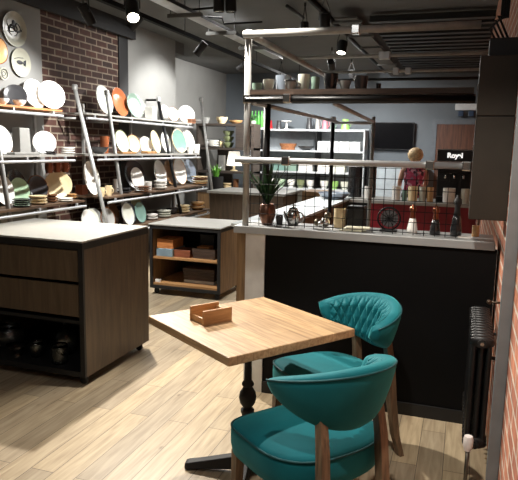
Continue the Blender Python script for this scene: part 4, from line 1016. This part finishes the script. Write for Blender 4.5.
for y in (4.0, 6.2, 8.6, 11): MB().tube([(-3, y, 2.775), (-3, y, ZC)], .006, 6).build('drop_rod', M_matt, t)
LAMPS = []
M_lens = mat('lit_lens', (255, 250, 238), .3, emis=((255, 246, 228), 14))
M_lensoff = mat('dim_lens', (70, 70, 70), .2)
def spot(label, loc, aim, stem_top, r=.05, ln=.17, power=0, size=70, col=(1, .86, .66), lit=True, group=None, blend=.6, rad=.03):
    loc = Vector(loc); d = (Vector(aim)-loc).normalized()
    t = thing('track_spotlight', label, 'spotlight', loc, 0, group)
    q = (-d).to_track_quat('Z', 'Y').to_matrix().to_4x4()
    MB().lathe([(0, ln), (r*.9, ln), (r, ln*.94), (r, 0), (r*.86, 0), (r*.86, .012), (0, .012)], 22, q).build('lamp_can', M_matt, t, 'auto')
    can = t.children[0]
    MB().lathe([(0, .0125), (r*.84, .0125), (r*.84, .004), (0, .004)], 20, q).build('lens', M_lens if lit else M_lensoff, can, 'auto')
    mid = q @ Vector((0, 0, ln*.6)); top = Vector((mid.x, mid.y, stem_top-loc.z))
    sd = q.to_3x3() @ Vector((r+.006, 0, 0))
    MB().tube([mid+sd, mid+sd+Vector((0, 0, r)), top+Vector((0, 0, -.03)), mid-sd+Vector((0, 0, r)), mid-sd], .005, 6).tube([top+Vector((0, 0, -.04)), top], .012, 8).build('yoke', M_matt, t)
    if power:
        ld = bpy.data.lights.new('spot', 'SPOT'); ld.energy = power; ld.spot_size = math.radians(size); ld.spot_blend = blend; ld.shadow_soft_size = rad; ld.color = col
        lo = bpy.data.objects.new('spot_beam', ld); COL.objects.link(lo); lo.location = loc+d*.012; lo.rotation_euler = (-d).to_track_quat('Z', 'Y').to_euler()
    return t
WARM = (1, .93, .83); NEUT = (1, .985, .96)
spot('lit can spotlight over the drawer trolley, its bright lens showing at the top left', (-2.60, 4.43, 2.55), (-1.25, 2.6, 0), ZC, .055, .2, 310, 92, WARM, blend=.5)
spot('can spotlight above the oak table, out of the photo at the top', (-1.42, 3.3, 2.8), (-.75, 2.65, .3), ZC, .055, .2, 165, 78, WARM, blend=.35, rad=.025)
spot('dark can spotlight cut by the photo top, left of the lit one', at(92, 24, Y=4.6), (-2.55, 5.75, .55), ZC, .045, .17, 190, 75, NEUT, lit=False)
spot('black track spotlight aimed at the nearer ladder shelf from the track', (-3.0, 5.05, 2.6), (-3.95, 4.8, 1.5), 2.74, .045, .15, 180, 100, NEUT)
spot('black track spotlight in front of the grey pier', (-3.0, 6.5, 2.58), (-3.95, 6.5, 1.5), 2.74, .045, .17, 110, 80, NEUT)
spot('tilted black track spotlight below the far end of the track', (-3.0, 7.85, 2.58), (-4.1, 7.9, 1.9), 2.74, .045, .16, 150, 90, NEUT)
spot('farthest track spotlight near the alcove', (-3.0, 9.6, 2.58), (-4.4, 10.3, 1.9), 2.74, .045, .16, 210, 95, NEUT)
def zat(px_, py_, z): return at(px_, py_, Z=z)
p = zat(219, 4, 2.75)
spot('left one of a pair of black cans at the top of the ceiling', zat(219, 12, 2.72), zat(219, 12, 2.72)+Vector((.02, .05, -2)), ZC, .05, .17, 0, lit=False)
spot('right one of the pair of black cans at the top of the ceiling', zat(231, 12, 2.72), zat(231, 12, 2.72)+Vector((.05, .02, -2)), ZC, .05, .17, 0, lit=False)
P = zat(325, 30, 2.75); spot('black can between the ceiling panels above the scaffold frame', P, P+Vector((0, .3, -1)), ZC, .055, .16, 0, lit=False)
P = zat(341, 53, 2.72); spot('bright lit downlight seen through the scaffold rails', P, (P.x-.1, P.y-.6, .9), ZC, .06, .15, 90, 100, NEUT)
P = zat(332, 68, 2.8); spot('lit downlight farther back above the row of cups', P, (-2.2, 11.9, 1.2), ZC, .06, .15, 120, 100, NEUT)
P = zat(352, 77, 2.8); spot('small lit downlight at the back near the television', P, (-1.8, 12, 1.0), ZC, .05, .12, 60, 100, NEUT)
spot('black can added to light the serving counter behind the scaffold post', (-1.75, 6.6, 2.75), (-1.64, 6.7, .9), ZC, .05, .15, 110, 70, NEUT, lit=False)  # extra spot put in to brighten the counter top
spot('black can added to light the rear shelving left side', (-3.3, 10.9, 2.75), (-3.3, 12.1, 1.4), ZC, .05, .15, 120, 100, NEUT, lit=False)  # extra spot put in to brighten the rear rack
# ceiling seam rails, ducts and slats
def rodthing(name, label, cat, pts_, r, m): return tag(MB().tube([Vector(p) for p in pts_], r, 8).build(name, m, None, True), label, cat)
a, b = zat(287, 6, 3.05), zat(303, 18, 3.05)
rodthing('ceiling_channel', 'short black channel on the ceiling above the scaffold frame', 'channel', [a, b], .02, M_matt)
rodthing('conduit_pipe', 'long thin conduit crossing the ceiling left of the scaffold frame', 'conduit', [zat(178, 11, 2.98), zat(222, 7, 2.98)], .012, M_dark)
rodthing('conduit_pipe', 'curved thin conduit dropping beside the cable tray', 'conduit', [zat(204, 17, 2.98), zat(222, 18, 2.98), zat(224, 24, 2.92), zat(262, 22, 2.98)], .012, M_dark)
o = MB().box(-1.5, -1.25, 6.9, 12.4, 2.98, 3.0)
for y in range(6): o.box(-1.53, -1.2, 7+.9*y, 7.04+.9*y, 2.955, 2.98)
tag(o.build('cable_tray', M_ceil), 'second pale cable tray seen at the top right of centre', 'cable tray')
rodthing('conduit_pipe', 'black round pipe running beside the second cable tray', 'conduit', [(-1.63, 6.3, 3.068), (-1.63, 12.4, 3.068)], .03, M_dark)
mb = MB()
for k in range(18): mb.box(-1.15, WR-.01, 7.2+.28*k, 7.32+.28*k, 2.99, 3.06)
struct(mb.build('ceiling_slats', mat('slat_black', (22, 24, 26), .6)))

# ------------------------------------------------------------------ light and exposure
def lamp(kind, name, loc, power, col, aim=None, size=.3, spot_=60, blend=.6):
    ld = bpy.data.lights.new(name, kind); ld.energy = power; ld.color = col
    lo = bpy.data.objects.new(name, ld); COL.objects.link(lo); lo.location = loc
    if kind == 'AREA': ld.size = size
    if kind == 'SPOT': ld.spot_size = math.radians(spot_); ld.spot_blend = blend; ld.shadow_soft_size = .04
    if aim is not None: lo.rotation_euler = (Vector(loc)-Vector(aim)).to_track_quat('Z', 'Y').to_euler()
    return lo
# unseen fill lights without fixtures, added to brighten the room
lamp('AREA', 'front_fill', (-1.2, .4, 3.0), 13, NEUT, (-1.2, .6, 0), 1.2)  # added soft fill on the sides facing the camera, no fixture
lamp('SPOT', 'wall_fill_spot', (-.35, 1.2, 2.8), 110, WARM, (.2, 2.6, .8), spot_=60)  # added spot without a fixture, brightens the right brick wall
lamp('AREA', 'rear_fill', (-2.4, 10.2, 3.0), 70, NEUT, (-2, 10.2, 0), 1.2)  # added fill for the back of the shop, no fixture
lamp('AREA', 'mid_fill', (-3.2, 7.0, 3.05), 30, NEUT, (-3.2, 7.0, 0), 1.0)  # added fill over the ladder shelves, no fixture
w = bpy.data.worlds.new('world'); S.world = w; w.use_nodes = True
w.node_tree.nodes['Background'].inputs[0].default_value = (.5, .55, .6, 1); w.node_tree.nodes['Background'].inputs[1].default_value = .02
S.view_settings.view_transform = 'Standard'; S.view_settings.look = 'None'; S.view_settings.gamma = 1; S.view_settings.exposure = .75
S.view_settings.use_curve_mapping = False
